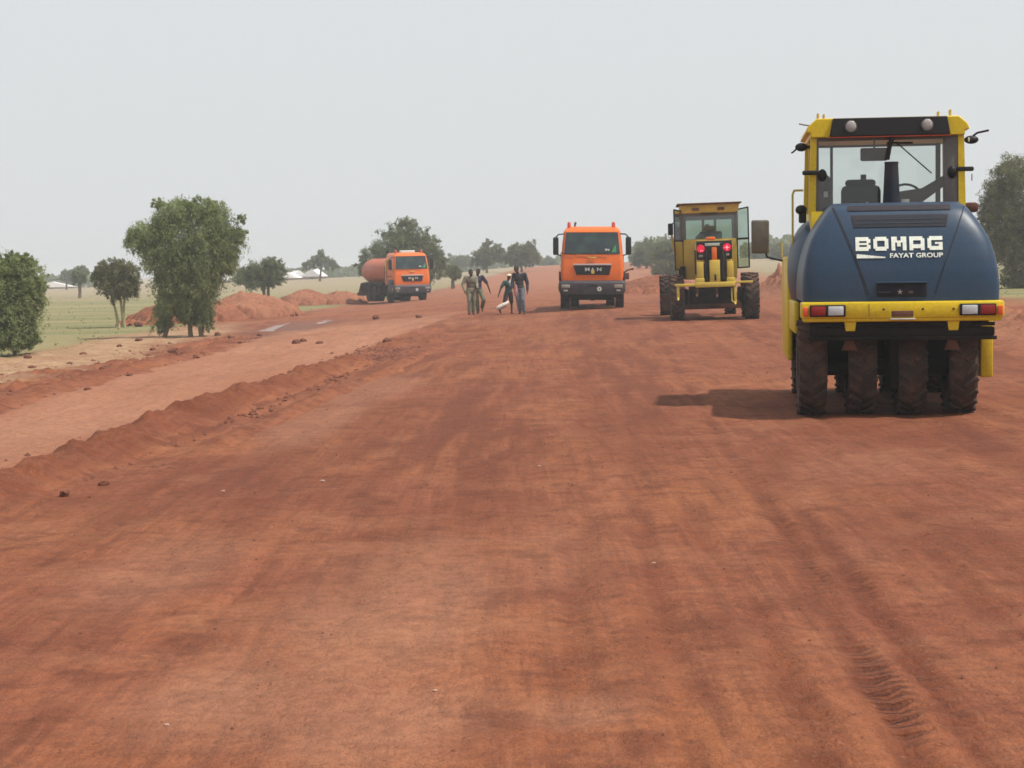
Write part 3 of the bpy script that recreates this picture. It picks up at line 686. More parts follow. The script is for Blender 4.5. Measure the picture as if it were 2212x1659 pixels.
# ------------------------------------------------------------------ wheels
def wheel(parent, x, y, R_, W, lugs=22, rim_side=-1, mat='rubber', name='wheel', lug_h=.025):
    mb = MB(); h = W/2
    prof = [(-h*.62, R_*.52), (-h*.92, R_*.60), (-h, R_*.76), (-h*.94, R_*.91), (-h*.72, R_*.975), (-h*.3, R_*.99), (h*.3, R_*.99), (h*.72, R_*.975), (h*.94, R_*.91), (h, R_*.76), (h*.92, R_*.60), (h*.62, R_*.52)]
    mb.lathe_x(x, y, R_, prof, 40)
    for k in range(lugs):
        for sd in (-1, 1):
            a = 2*math.pi*(k+(.5 if sd > 0 else 0))/lugs
            rot = Matrix.Translation((x, y, R_)) @ Matrix.Rotation(a, 4, 'X') @ Matrix.Translation((sd*h*.52, 0, R_*.975)) @ Matrix.Rotation(sd*R(38), 4, 'Z')
            mb.box(-h*.56, h*.50, -R_*.052, R_*.052, -.02, lug_h, .008, rot, 1)
    o = mb.build(name, mat, parent)
    mb = MB(); mb.lathe_x(x, y, R_, [(-h*.55, R_*.51), (-h*.5, R_*.40), (-h*.15, R_*.30), (-h*.1, .05), (h*.1, .05), (h*.15, R_*.30), (h*.5, R_*.40), (h*.55, R_*.51)], 28)
    for k in range(8):
        a = 2*math.pi*k/8; mb.cyl((x-h*.3, y+R_*.22*math.cos(a), R_+R_*.22*math.sin(a)), (x+h*.3, y+R_*.22*math.cos(a), R_+R_*.22*math.sin(a)), .016, n=6)
    mb.build('rim', 'rust' if mat != 'rubber_w' else 'grey', o)
    return o

# ------------------------------------------------------------------ pneumatic roller
RL = Vector((4.28, 19.3, 0)); RL.z = bz(4.28, 20)
roller = empty('tyre_roller', RL, (0, R(.5), R(-7)))
tag(roller, 'tyre road roller with dark blue rounded hood and yellow cab on the right', 'road roller')
HZ = [1.29, 1.42, 1.6, 1.78, 1.95, 2.08, 2.2, 2.30, 2.36, 2.385]
HW = [1.07, 1.075, 1.065, 1.035, .985, .92, .845, .775, .73, .70]
HYr = [.02, .025, .045, .085, .145, .20, .265, .335, .42, .62]
ND = 6.; DD = .34
def hw_(z): return float(np.interp(z, HZ, HW))
def hood_y(x, z):
    q = min(1, abs(x)/hw_(z)); return float(np.interp(z, HZ, HYr))+DD*(1-(1-q**ND)**(1/ND))
mb = MB(); loops = []
for z in np.linspace(1.29, 2.385, 22):
    W_ = hw_(z); y0 = float(np.interp(z, HZ, HYr)); lp = [(-W_, 1.75, z)]
    for k in range(33):
        th = math.pi*(1-k/32); cx0 = math.cos(th); sx = math.sin(th)
        X = W_*math.copysign(abs(cx0)**(2/ND), cx0); Yq = y0+DD*(1-abs(sx)**(2/ND)); lp.append((X, min(Yq, 1.74), z))
    lp.append((W_, 1.75, z)); loops.append(lp)
mb.loft(loops, True, True); hood = mb.build('hood', 'blue', roller, 28)
# bulging hood flanks further forward
mb = MB()
for s_ in (-1, 1): mb.ball((s_*.86, 2.35, 1.62), (.30, .85, .62), 24, 16)
mb.box(-1.0, 1.0, 1.76, 3.9, 1.29, 1.75, .06); mb.build('flank_cover', 'blue', roller)
def hood_patch(mb, f0, f1, z0, z1, nx=14, nz=4, e=.006):
    for i in range(nx):
        for j in range(nz):
            def P(u, v):
                z = z0+(z1-z0)*v; x = f0(z)+(f1(z)-f0(z))*u; return (x, hood_y(x, z)-e, z+e*.6)
            mb.quad(P(i/nx, j/nz), P((i+1)/nx, j/nz), P((i+1)/nx, (j+1)/nz), P(i/nx, (j+1)/nz))
    return mb
K = lambda v: (lambda z: v)
mb = MB(); hood_patch(mb, K(-.56), K(.56), 2.285, 2.345, 20, 5); mb.build('air_vent', 'blue_dark', hood)
mb = MB(); hood_patch(mb, lambda z: -.50-(z-2.1)*.2, lambda z: .50+(z-2.1)*.2, 2.10, 2.235, 20, 5)
mb.build('air_vent', 'blue_dark', hood)
mb = MB()
for k in range(2):
    z = 2.14+.045*k; hood_patch(mb, K(-.49), K(.49), z, z+.005, 16, 1, .012)
mb.build('vent_slat', 'blue', hood, split=True)
mb = MB()
for s_ in (-1, 1):
    for k in range(24):
        z0 = 1.36+(2.33-1.36)*k/24; z1 = 1.36+(2.33-1.36)*(k+1)/24
        fx_ = lambda z: s_*(.36+.36*((z-1.36)/.97)**1.1)
        x0, x1 = fx_(z0), fx_(z1); w_ = .011 if s_ < 0 else .006
        mb.quad(*[(x, hood_y(x, z)-.005, z+.003) for x, z in ((x0-w_, z0), (x0+w_, z0), (x1+w_, z1), (x1-w_, z1))])
mb.build('panel_seam', 'blue_dark', hood, split=True)
# lettering on the hood, block letters on a cell grid
GL = {'B': ["XXXXXXX.", "XXXXXXXX", "XX....XX", "XXXXXXX.", "XX....XX", "XXXXXXXX", "XXXXXXX."],
      'O': [".XXXXXX.", "XXXXXXXX", "XX....XX", "XX....XX", "XX....XX", "XXXXXXXX", ".XXXXXX."],
      'M': ["XXX..XXX", "XXX..XXX", "XXXXXXXX", "XX.XX.XX", "XX.XX.XX", "XX....XX", "XX....XX"],
      'A': ["XXXXXXX.", "XXXXXXXX", "XX....XX", "XX....XX", "XXXXXXXX", "XXXXXXXX", "XX....XX"],
      'G': [".XXXXXXX", "XXXXXXXX", "XX......", "XX..XXXX", "XX....XX", "XXXXXXXX", ".XXXXXXX"]}
cw = .94/(5*8+4*1.6); x = -.49
for ch in 'BOMAG':
    mb = MB()
    for r_, row in enumerate(GL[ch]):
        for c_, v in enumerate(row):
            if v == 'X':
                a0 = x+c_*cw; z1 = 1.995-r_*(.152/7); z0 = z1-.152/7
                mb.quad(*[(q, hood_y(q, zz)-.009, zz) for q, zz in ((a0, z0), (a0+cw, z0), (a0+cw, z1), (a0, z1))])
    x += cw*9.6
    bmesh.ops.remove_doubles(mb.b, verts=mb.b.verts[:], dist=1e-4); mb.build('lettering', 'letter', hood)
me = text_mesh('FAYAT GROUP', .052, .57, .02)
for v in me.vertices: xx, zz = v.co.x-.12, v.co.y+1.762; v.co = Vector((xx, hood_y(xx, zz)-.009, zz))
link_mesh('lettering', me, M['letter'], hood)
mb = MB()
for k in range(10):
    a0 = -.48+.031*k; hh = .045*(1-k/13); mb.quad(*[(q, hood_y(q, zz)-.009, zz) for q, zz in ((a0, 1.762), (a0+.031, 1.762), (a0+.031, 1.762+hh), (a0, 1.762+hh))])
mb.build('stripe', 'letter', hood)
mb = MB(); mb.box(-.27, .27, .0, .10, 1.335, 1.485, .015); mb.build('latch_recess', 'blue_dark', hood)
mb = MB(); mb.box(-.27, .27, -.045, .05, 1.482, 1.50, .006); mb.build('latch_lip', 'blue', hood)
mb = MB()
for k in range(5):
    a = math.pi/2+k*2*math.pi/5; mb.prism([(-.02+.006*math.cos(a+math.pi/2), -.012, 1.39+.006*math.sin(a+math.pi/2)), (-.02+.034*math.cos(a), -.012, 1.39+.034*math.sin(a)), (-.02-.006*math.cos(a+math.pi/2), -.012, 1.39-.006*math.sin(a+math.pi/2))], (0, .008, 0))
mb.build('star_badge', 'chrome', hood)
mb = MB(); mb.box(.07, .12, -.01, 0, 1.37, 1.40, .004); mb.box(-.25, -.12, -.01, 0, 1.385, 1.392); mb.build('latch_handle', 'grey', hood, split=True)
# rear frame / bumper
mb = MB(); mb.box(-1.09, 1.09, -.05, .35, 1.10, 1.285, .025); mb.box(-1.07, 1.07, -.03, .3, 1.065, 1.12, .02); bump_ = mb.build('bumper', 'yellow', roller)
mb = MB(); mb.box(-.36, -.355, -.055, -.04, 1.12, 1.26)
for xx in (.22, .55, -.2): mb.cyl((xx, -.056, 1.20), (xx, -.03, 1.20), .014, n=10)
mb.build('bolt', 'rust', bump_, split=True)
for s_, in ((-1,), (1,)):
    x0, x1 = (s_*1.0, s_*.61); a, b2 = min(x0, x1), max(x0, x1)
    mb = MB(); mb.box(a, b2, -.085, -.045, 1.125, 1.255, .012); hs = mb.build('light_housing', 'black', bump_)
    a, b2 = sorted((s_*.985, s_*.83)); mb = MB(); mb.box(a, b2, -.10, -.08, 1.14, 1.24, .01); mb.build('tail_light', 'red_lens', hs)
    a, b2 = sorted((s_*.80, s_*.635)); mb = MB(); mb.box(a, b2, -.10, -.08, 1.14, 1.24, .01); mb.build('reversing_light', 'clear_lens', hs)
    a, b2 = sorted((s_*1.07, s_*1.015)); mb = MB(); mb.box(a, b2, -.07, -.045, 1.13, 1.23, .006); mb.build('reflector', 'orange_lens', bump_)
mb = MB(); mb.box(-.115, .12, -.065, -.045, 1.115, 1.185, .01); mb.build('tow_hitch', 'rust', bump_)
mb = MB(); mb.box(-.13, .14, -.09, -.04, 1.088, 1.10, .004); mb.build('hitch_lip', 'white', bump_)
# scraper bar, brackets
mb = MB()
mb.box(-1.0, 1.0, .02, .14, .90, 1.0, .02); mb.box(-1.02, 1.02, .0, .06, .86, .90, .01)
mb.cyl((-1., .05, 1.03), (1., .05, 1.03), .022, n=10); mb.build('scraper_bar', 'under', roller)
for s_ in (-1, 1):
    mb = MB(); xx = s_*.555; mb.prism([(xx-.065, 0, 1.075), (xx+.065, 0, 1.075), (xx+.05, 0, .965), (xx-.05, 0, .965)], (0, .1, 0))
    mb.build('bracket', 'yellow', roller)
    mb = MB(); mb.prism([(xx-.03, .1, .88), (xx+.03, .1, .88), (xx+.085, .1, .745), (xx-.085, .1, .745)], (0, .08, 0)); mb.build('bracket', 'rust', roller, label='dull lower scraper bracket')
# belly
mb = MB(); mb.box(-.88, .88, .95, 3.4, .42, 1.12, .03); mb.box(-.98, .98, .3, 4.5, 1.02, 1.27, .03); mb.box(-.1, .1, .35, 1., .30, 1.0, .03); mb.box(.1, .3, 1., 3., .33, .5, .02)
mb.cyl((-.95, .72, .52), (.72, .72, .52), .09, n=14); mb.cyl((-.9, 4., .52), (.84, 4., .52), .09, n=14); mb.build('chassis', 'under', roller)
for s_ in (-1, 1):
    mb = MB(); mb.box(*((.985, 1.125) if s_ > 0 else (-1.13, -1.07)), 1.0, 2.6, .38 if s_ > 0 else .9, 1.27, .02); mb.box(s_*1.12-.035, s_*1.12+.035, 2.6, 4.6, .50, 1.80 if s_ < 0 else 1.3, .03); mb.build('side_panel', 'yellow', roller)
for x_ in (-.945, -.395, .155, .705): wheel(roller, x_, .72, .525, .32, mat='rubber_dusty', lug_h=.03)
for x_ in (-.90, -.325, .25, .83): wheel(roller, x_, 4.0, .525, .28, mat='rubber')
# cab
mb = MB()
mb.box(-.90, .90, 1.78, 3.35, 1.27, 2.33, .02); cabl = mb.build('cab_body', 'yellow', roller)
y0, y1 = 1.80, 3.35
mb = MB()
for s_ in (-1, 1):
    for yy in (y0, y1-.09):
        mb.prism([(s_*.92, yy, 2.3), (s_*.838, yy, 2.3), (s_*.825, yy, 3.26), (s_*.895, yy, 3.26)], (0, .09, 0))
    mb.box(s_*.86-.03, s_*.86+.03, 2.55, 2.61, 2.3, 3.24)
pil = mb.build('cab_frame', 'yellow', roller, split=True)
mb = MB(); mb.box(.66, .832, y0+.01, y0+.05, 2.3, 3.20, .01); mb.box(-.836, -.80, y0+.01, y0+.05, 2.3, 3.20, .008); mb.box(-.80, .66, y0+.01, y0+.05, 3.165, 3.205, .006)
mb.box(-.80, -.76, y1-.07, y1-.02, 2.3, 3.2, .006); mb.box(.74, .80, y1-.07, y1-.02, 2.3, 3.2, .006); mb.box(-.8, .8, y1-.08, y1-.02, 3.18, 3.23); mb.box(-.58, -.545, y1-.05, y1-.02, 2.3, 3.19)
mb.build('window_trim', 'greypost', roller, split=True)
def pane(x0, x1, y, z0, z1, name='rear_window', mat='glass', par=None, axis_='y'):
    mb = MB()
    if axis_ == 'y': mb.quad((x0, y, z0), (x1, y, z0), (x1, y, z1), (x0, y, z1))
    else: mb.quad((y, x0, z0), (y, x1, z0), (y, x1, z1), (y, x0, z1))
    return mb.build(name, mat, par)
pane(-.80, .66, y0+.03, 2.32, 3.165, 'rear_window', 'glass', roller)
pane(-.78, .78, y1-.04, 2.32, 3.18, 'windscreen', 'glass', roller)
for s_ in (-1, 1): pane(y0+.1, y1-.1, s_*.87, 2.32, 3.22, 'side_window', 'glass', roller, 'x')
# roof
mb = MB()
prof = [(-.83, 3.43), (-.93, 3.34), (-.955, 3.27), (-.90, 3.262), (-.90, 3.205), (.90, 3.205), (.90, 3.262), (.955, 3.27), (.93, 3.34), (.83, 3.43)]
mb.prism([(x_, 1.74, z_) for x_, z_ in prof], (0, 1.72, 0)); roof = mb.build('roof', 'yellow', roller, bev=.012)
mb = MB(); mb.prism([(-.64, 1.69, 3.425), (.69, 1.69, 3.425), (.725, 1.67, 3.21), (-.68, 1.67, 3.21)], (0, .12, 0)); mb.build('light_panel', 'black', roof, bev=.01)
mb = MB(); mb.box(-.68, .725, 1.70, 1.73, 3.195, 3.207); mb.build('panel_trim', 'orange_lens', roof)
for xx in (-.43, .455):
    mb = MB(); mb.cyl((xx, 1.66, 3.325), (xx, 1.70, 3.325), .073, .073, 24); lm = mb.build('work_lamp', 'grey', roof)
    mb = MB(); mb.ball((xx, 1.662, 3.325), (.06, .022, .066), 20, 12); mb.build('lens', 'lamp_glass', lm)
mb = MB()
for xx, hh in ((-.80, .08), (-.73, .07), (.62, .07), (.76, .09)):
    mb.box(xx-.014, xx+.014, 2.0, 2.05, 3.42, 3.42+hh, .004); mb.cyl((xx, 1.98, 3.42+hh), (xx, 2.07, 3.42+hh), .014, n=8)
mb.build('lifting_eye', 'ripper_yellow', roof, split=True)
mb = MB(); mb.tube([(-.90, 1.9, 3.36), (-.96, 1.9, 3.37), (-1.03, 1.9, 3.385)], .009, 6); mb.build('roof_hook', 'grey', roof)
# side lamps on stalks
mb = MB(); mb.ball((-1.0, 1.95, 3.11), (.075, .05, .052)); mb.tube([(-1.05, 1.95, 3.10), (-1.09, 1.93, 3.06), (-1.12, 1.92, 3.04)], .011, 6); mb.cyl((-.95, 1.95, 3.11), (-.88, 1.95, 3.11), .02, n=8); mb.build('side_lamp', 'black', roller)
mb = MB(); mb.ball((1.0, 1.95, 3.155), (.085, .05, .05)); mb.tube([(1.02, 1.95, 3.20), (1.07, 1.94, 3.235), (1.2, 1.92, 3.26)], .014, 6); mb.cyl((.95, 1.95, 3.155), (.88, 1.95, 3.155), .02, n=8); o_ = mb.build('side_lamp', 'black', roller)
mb = MB(); mb.box(.955, .975, 1.90, 1.91, 3.13, 3.18, .003); mb.build('reflector', 'white', o_)
for s_ in (-1, 1):
    mb = MB(); z_ = 2.79 if s_ < 0 else 2.80
    a, b2 = sorted((s_*.80, s_*1.0)); mb.box(a, b2, 1.70, 1.76, z_-.027, z_+.027, .018); mb.ball((s_*.76, 1.80, z_-.03), (.055, .04, .075)); mb.build('door_latch', 'black', roller)
    if s_ > 0: mb = MB(); mb.box(.975, .985, 1.73, 1.75, 2.66, 2.74); mb.build('hook', 'grey', roller)
# exhaust, wiper, mirror
mb = MB(); mb.cyl((.02, 1.45, 2.30), (.02, 1.45, 2.86), .105, .078, 24); mb.cyl((.02, 1.45, 2.86), (.02, 1.45, 2.885), .082, .082, 24); mb.build('exhaust_stack', 'blue_dark', roller)
mb = MB(); mb.tube([(.07, 1.76, 3.22), (.03, 1.77, 3.1), (.0, 1.78, 2.93)], .028, 10); mb.build('wiper_motor', 'black', roller)
mb = MB(); mb.tube([(.10, 1.79, 3.14), (.52, 1.79, 2.76)], .008, 6); mb.cyl((.0, 1.79, 3.13), (.30, 1.79, 3.125), .012, n=6); mb.build('wiper', 'black', roller)
mb = MB(); mb.box(-.27, .06, 2.35, 2.40, 2.95, 3.11, .03); mb.cyl((-.1, 2.38, 3.1), (-.1, 2.38, 3.2), .012); mb.build('interior_mirror', 'grey', roller)
# seat and controls
mb = MB(); mb.box(-.50, -.02, 2.35, 2.50, 2.20, 2.66, .08); mb.box(-.45, -.08, 2.38, 2.48, 2.64, 2.73, .04); mb.box(-.52, 0, 2.4, 2.95, 2.05, 2.25, .06); mb.box(-.25, -.18, 2.6, 2.62, 2.7, 2.80, .01); mb.build('seat', 'black', roller)
mb = MB(); mb.prism([(.06, 2.6, 2.3), (.44, 2.6, 2.3), (.52, 2.6, 2.46), (.88, 2.6, 2.72), (.88, 2.6, 2.84), (.50, 2.6, 2.62), (.20, 2.6, 2.58), (.06, 2.6, 2.6)], (0, .12, 0)); mb.build('dashboard', 'grey', roller, bev=.02)
mb = MB()
for k in range(20):
    a, b2 = 2*math.pi*k/20, 2*math.pi*(k+1)/20; mb.cyl((.32+.2*math.cos(a), 2.8+.08*math.sin(a), 2.50+.18*math.sin(a)), (.32+.2*math.cos(b2), 2.8+.08*math.sin(b2), 2.50+.18*math.sin(b2)), .017, n=6)
mb.cyl((.32, 2.8, 2.5), (.34, 3.0, 2.2), .03); mb.build('steering_wheel', 'black', roller)
mb = MB(); mb.ball((-.70, 2.5, 2.66), (.10, .10, .15)); mb.box(-.80, -.60, 2.4, 2.7, 2.2, 2.58, .05); mb.build('control_box', 'grey', roller)
mb = MB(); mb.cyl((.22, 1.85, 2.30), (.22, 1.85, 2.46), .045, .05, 16); mb.build('cup', 'white', roller)
mb = MB(); mb.box(-.24, -.215, 1.86, 1.88, 2.3, 2.44, .005); mb.build('lever', 'ripper_yellow', roller)
mb = MB(); mb.box(-.74, -.69, 1.86, 1.865, 2.50, 2.57, .002); mb.build('sticker', 'white', roller)
# hand rail, mirrors, side details
mb = MB(); mb.tube([(-.97, 2.15, 2.60), (-1.08, 2.15, 2.60), (-1.10, 2.15, 2.55), (-1.10, 2.15, 1.75)], .013, 8); mb.build('hand_rail', 'ripper_yellow', roller)
mb = MB(); mb.ball((-1.0, 2.05, 2.36), (.07, .08, .06)); mb.box(-1.03, -.94, 2.0, 2.1, 2.2, 2.36, .02); mb.build('filler_cap', 'black', roller)
mb = MB(); mb.box(.95, 1.12, 2.15, 2.3, 2.30, 2.42, .04); mb.build('air_filter', 'rust', roller)
mb = MB(); mb.box(-1.57, -1.33, 4.30, 4.36, 1.85, 2.30, .07, seg=4); mr = mb.build('wing_mirror', 'mirror', roller)
mb = MB(); mb.tube([(-1.38, 4.4, 1.9), (-1.36, 4.4, 1.80), (-1.20, 4.4, 1.76), (-1.05, 4.4, 1.72)], .014, 8); mb.build('mirror_arm', 'black', mr)
mb = MB(); mb.tube([(-1.16, 4.5, 1.8), (-1.16, 4.5, 2.0)], .012, 6); mb.build('marker_rod', 'ripper_yellow', roller)

# ------------------------------------------------------------------ lorries
def lorry(loc, rot, label, tank_mat, group=None, tanker=True):
    r = empty('tanker_lorry', loc, rot); tag(r, label, 'lorry', group)
    # cab shell: loft of horizontal sections, front at y = 0
    def ring(z, w_, yf, rad, yb=2.1):
        p = [(-w_, yb, z)]
        for k in range(7): a = math.pi+math.pi/2*k/6; p.append((-w_+rad+rad*math.cos(a), yf+rad+rad*math.sin(a), z))
        for k in range(7): a = 1.5*math.pi+math.pi/2*k/6; p.append((w_-rad+rad*math.cos(a), yf+rad+rad*math.sin(a), z))
        p.append((w_, yb, z)); return p
    mb = MB(); mb.loft([ring(1.08, 1.14, .02, .10), ring(1.3, 1.18, .0, .14), ring(1.75, 1.17, .04, .16), ring(2.05, 1.15, .09, .16), ring(2.5, 1.11, .17, .16), ring(2.90, 1.06, .25, .16), ring(3.0, 1.01, .34, .2), ring(3.10, .90, .62, .28)])
    cab = mb.build('cab', 'orange', r, 30)
    # windscreen following the slanted front
    def yfz(z): return float(np.interp(z, [1.3, 1.75, 2.05, 2.5, 2.88], [0, .04, .09, .17, .25]))
    mb = MB(); z0, z1 = 2.06, 2.87
    for i in range(24):
        for j in range(3):
            def P(u, v):
                z = z0+(z1-z0)*v; w_ = 1.04-.08*v; x = -w_+2*w_*u; return (x, yfz(z)-.012+max(0, .16-math.sqrt(max(0, .16**2-max(0, abs(x)-(float(np.interp(z, [2.05, 2.5, 2.9], [1.15, 1.11, 1.06]))-.16))**2))), z)
            mb.quad(P(i/24, j/3), P((i+1)/24, j/3), P((i+1)/24, (j+1)/3), P(i/24, (j+1)/3))
    ws = mb.build('windscreen', 'screen', r)
    mb = MB(); mb.box(.48, .57, .07, .075, 2.19, 2.26); mb.box(.58, .65, .07, .075, 2.19, 2.25); mb.build('sticker', 'white', ws)
    mb = MB(); mb.prism([(.72, .062, 2.12), (.90, .062, 2.14), (.89, .08, 2.42), (.80, .08, 2.30)], (0, .004, 0)); mb.build('screen_reflection', M_green, ws)  # green reflection in the windscreen, modelled as a coloured plate
    mb = MB()
    for xx in (-.62, .0, .60): mb.tube([(xx, .02, 2.02), (xx-.02, .04, 2.08), (xx-.55, .05, 2.11)], .014, 6)
    mb.build('wiper', 'black', ws, split=True)
    mb = MB(); mb.prism([(-.70, -.02, 1.64), (.72, -.02, 1.64), (.64, -.03, 1.29), (-.58, -.03, 1.29)], (0, .08, 0)); gr = mb.build('grille', 'blue_dark', r, bev=.015)
    mb = MB()
    for z in (1.36, 1.44, 1.52): mb.box(-.6, .62, -.045, -.02, z, z+.018)
    mb.build('grille_bar', 'black', gr, split=True)
    mb = MB(); mb.box(-.70, .72, -.05, .0, 1.645, 1.70, .012); mb.build('chrome_strip', 'chrome', gr)
    for ch, xc in (('M', -.18), ('A', .04), ('N', .26)):
        me = text_mesh(ch, .13, .17 if ch != 'A' else .13, .03)
        for v in me.vertices: v.co = Vector((v.co.x+xc-.08, -.052, v.co.y+1.43))
        link_mesh('lettering', me, M['chrome'], gr)
    mb = MB(); mb.cyl((.03, -.07, 1.40), (.03, -.055, 1.40), .07, .07, 16); mb.build('badge', 'badge', gr)
    mb = MB(); mb.box(-.14, .17, -.006, .03, 1.90, 1.955, .01); mb.build('badge', 'badge', cab)
    # bumper
    mb = MB(); mb.loft([ring(.56, 1.18, -.02, .12, 1.0), ring(.72, 1.25, -.08, .16, 1.3), ring(.98, 1.25, -.08, .16, 1.3), ring(1.075, 1.23, -.03, .16, 1.3)]); bp = mb.build('bumper', 'bumper', r, 25)
    mb = MB(); 
    for s_ in (-1, 1): a, b2 = sorted((s_*1.19, s_*1.24)); mb.box(a, b2, .1, 1.25, 1.05, 1.42, .03)
    mb.build('cab_step', 'bumper', r, split=True)
    for s_ in (-1, 1):
        a, b2 = sorted((s_*.82, s_*1.14)); mb = MB(); mb.box(a, b2, -.10, -.06, .80, .93, .02); mb.build('headlight', 'lamp', bp)
        a, b2 = sorted((s_*.90, s_*1.06)); mb = MB(); mb.box(a, b2, -.095, -.06, .67, .74, .02); mb.build('fog_light', 'lamp_glass', bp)
        mb = MB(); mb.box(*sorted((s_*1.245, s_*1.27)), .1, .2, .74, .90, .01); mb.build('indicator', 'ripper_yellow', bp)
    mb = MB(); mb.box(-.12, .22, -.09, -.06, .86, .93, .01); mb.build('slot', 'black', bp)
    mb = MB(); mb.cyl((.27, -.10, .765), (.27, -.07, .765), .085, .085, 20); wb = mb.build('round_badge', 'white', bp)
    mb = MB(); mb.cyl((.27, -.106, .765), (.27, -.095, .765), .03, .03, 12); mb.build('badge_centre', 'black', wb)
    # mirrors
    for s_ in (-1, 1):
        mb = MB(); a, b2 = sorted((s_*1.25, s_*1.46)); mb.box(a, b2, .15, .28, 2.03, 2.70, .06, seg=3); mi = mb.build('wing_mirror', 'black', r)
        mb = MB(); mb.tube([(s_*1.36, .22, 2.68), (s_*1.25, .25, 2.80), (s_*1.02, .35, 2.82)], .025, 8); mb.tube([(s_*1.34, .22, 2.06), (s_*1.12, .3, 2.0)], .022, 8); mb.build('mirror_arm', 'black', mi)
        mb = MB(); a = s_*1.145; mb.quad((a*1.0, .55, 2.15), (a*1.0, 1.5, 2.15), (s_*1.06, 1.5, 2.75), (s_*1.075, .62, 2.75)) ; mb.build('side_window', 'sidewin', r)
        mb = MB(); mb.box(s_*1.185-.012, s_*1.185+.012, .5, 1.7, 1.60, 1.64); mb.box(s_*1.19-.01, s_*1.19+.01, 1.68, 1.70, 1.15, 2.0); mb.build('door_seam', 'black', cab, split=True)
    # beacons and horn
    for xx in (-.86, .80):
        mb = MB(); mb.cyl((xx, .6, 3.03), (xx, .6, 3.24), .075, .06, 14); mb.ball((xx, .6, 3.24), (.06, .06, .03), 12, 6); mb.build('beacon', 'beacon', r)
    mb = MB(); mb.cyl((-.66, .72, 3.08), (-.62, .68, 3.26), .03, .045, 10); mb.build('air_horn', 'grey', r)
    # chassis
    mb = MB(); mb.box(-.42, .42, .3, 8.4, .78, 1.02, .02); mb.box(-.8, .8, .5, 1.9, .34, .85, .05); mb.box(-1.15, 1.15, 2.2, 2.35, .5, 2.3, .03)
    for s_ in (-1, 1): mb.box(*sorted((s_*.55, s_*1.2)), 2.9, 4.0, .45, 1.0, .06)
    for yy in (1.35, 4.9, 6.3): mb.cyl((-.9, yy, .52), (.9, yy, .52), .09); mb.ball((0, yy, .52), (.24, .22, .22))
    mb.build('chassis', 'under', r)
    for s_ in (-1, 1):
        wheel(r, s_*1.04, 1.35, .52, .32, 26, name='wheel', lug_h=.014)
        for yy in (4.9, 6.3): wheel(r, s_*1.07, yy, .52, .28, 26, lug_h=.014); wheel(r, s_*.72, yy, .52, .34, 26, lug_h=.014)
        mb = MB()
        for yy in (1.35, 4.9, 6.3):
            for k in range(8):
                a, b2 = math.pi*(.05+.9*k/8), math.pi*(.05+.9*(k+1)/8); q = .60
                mb.prism([(s_*.72, yy+q*math.cos(a), .52+q*math.sin(a)), (s_*1.22, yy+q*math.cos(a), .52+q*math.sin(a)), (s_*1.22, yy+q*math.cos(b2), .52+q*math.sin(b2)), (s_*.72, yy+q*math.cos(b2), .52+q*math.sin(b2))], (0, .0, .03))
        mb.build('mudguard', 'under', r)
    # tank
    mb = MB(); L = []
    for yy, q in ((2.50, .4), (2.52, .82), (2.60, .96), (2.72, 1.0), (8.1, 1.0), (8.22, .96), (8.30, .82), (8.32, .4)):
        L.append([(1.13*q*math.cos(2*math.pi*k/36), yy, 1.98+.86*q*math.sin(2*math.pi*k/36)) for k in range(36)])
    mb.loft(L); tk = mb.build('tank', tank_mat, r, 40)
    mb = MB()
    for yy in (3.4, 5.4, 7.4):
        for k in range(36):
            a, b2 = 2*math.pi*k/36, 2*math.pi*(k+1)/36
            mb.quad(*[(1.142*math.cos(q), y_, 1.98+.872*math.sin(q)) for q, y_ in ((a, yy-.03), (b2, yy-.03), (b2, yy+.03), (a, yy+.03))])
    mb.build('tank_band', tank_mat, tk)
    mb = MB(); mb.cyl((0, 5, 2.8), (0, 5, 2.95), .25); mb.box(-.35, .35, 3, 7.8, 2.83, 2.87); mb.build('manhole', 'grey', tk)
    mb = MB(); mb.box(-1.1, -.95, 3., 8., .95, 1.25, .03); mb.box(.95, 1.1, 3., 8., .95, 1.25, .03); mb.build('tank_cradle', 'under', r, split=True)
    mb = MB(); mb.tube([(1.2, 2.3, 1.35), (1.35, 2.3, 1.45), (1.55, 2.35, 1.5)], .03, 8); mb.box(1.24, 1.42, 2.2, 2.5, 1.1, 1.35, .03); mb.ball((1.55, 2.35, 1.5), (.05, .05, .05)); mb.build('pump_lever', 'rust', r)
    # water spreader at the back
    mb = MB(); mb.prism([(-1.15, 8.3, 1.2), (-1.15, 9.3, .35), (-1.15, 8.5, .35)], (2.3, 0, 0)); mb.cyl((-1.25, 9.0, .5), (1.25, 9.0, .5), .06); mb.build('spreader', 'rust', r)
    return r
m_, t, b = new_mat('green_reflection'); b.inputs['Base Color'].default_value = (.05, .30, .12, 1); b.inputs['Roughness'].default_value = .8; M_green = m_  # flat green colour standing for the reflection in the windscreen
M['badge'] = paint('brass_badge', (.62, .42, .08), .5, .2); M['lamp'] = paint('headlamp_glass', (.30, .29, .25), .25, .3); M['beacon'] = paint('red_beacon', (.62, .08, .05), .35, .2)
M['sidewin'] = M['screen']; M['plate'] = paint('plate_green_white', (.42, .50, .44), .5, .15)
p = Vector((3.05, 65.7, 0)); p.z = bz(p.x, p.y+3)
lorry(p, (0, R(1.1), R(-2.9)), 'orange lorry facing the camera head on, in the middle of the road beside the grader', 'orange')
p = Vector((-6.1, 110.5, 0)); p.z = bz(p.x-.6, p.y+3)
lk = lorry(p, (0, 0, R(19.5)), 'orange lorry with faded red water tank, farther away in front of the broad dark tree', 'tank')
mb = MB(); mb.box(-.5, .45, .75, 1.1, 3.06, 3.24, .04); mb.build('roof_sign', 'white', lk)
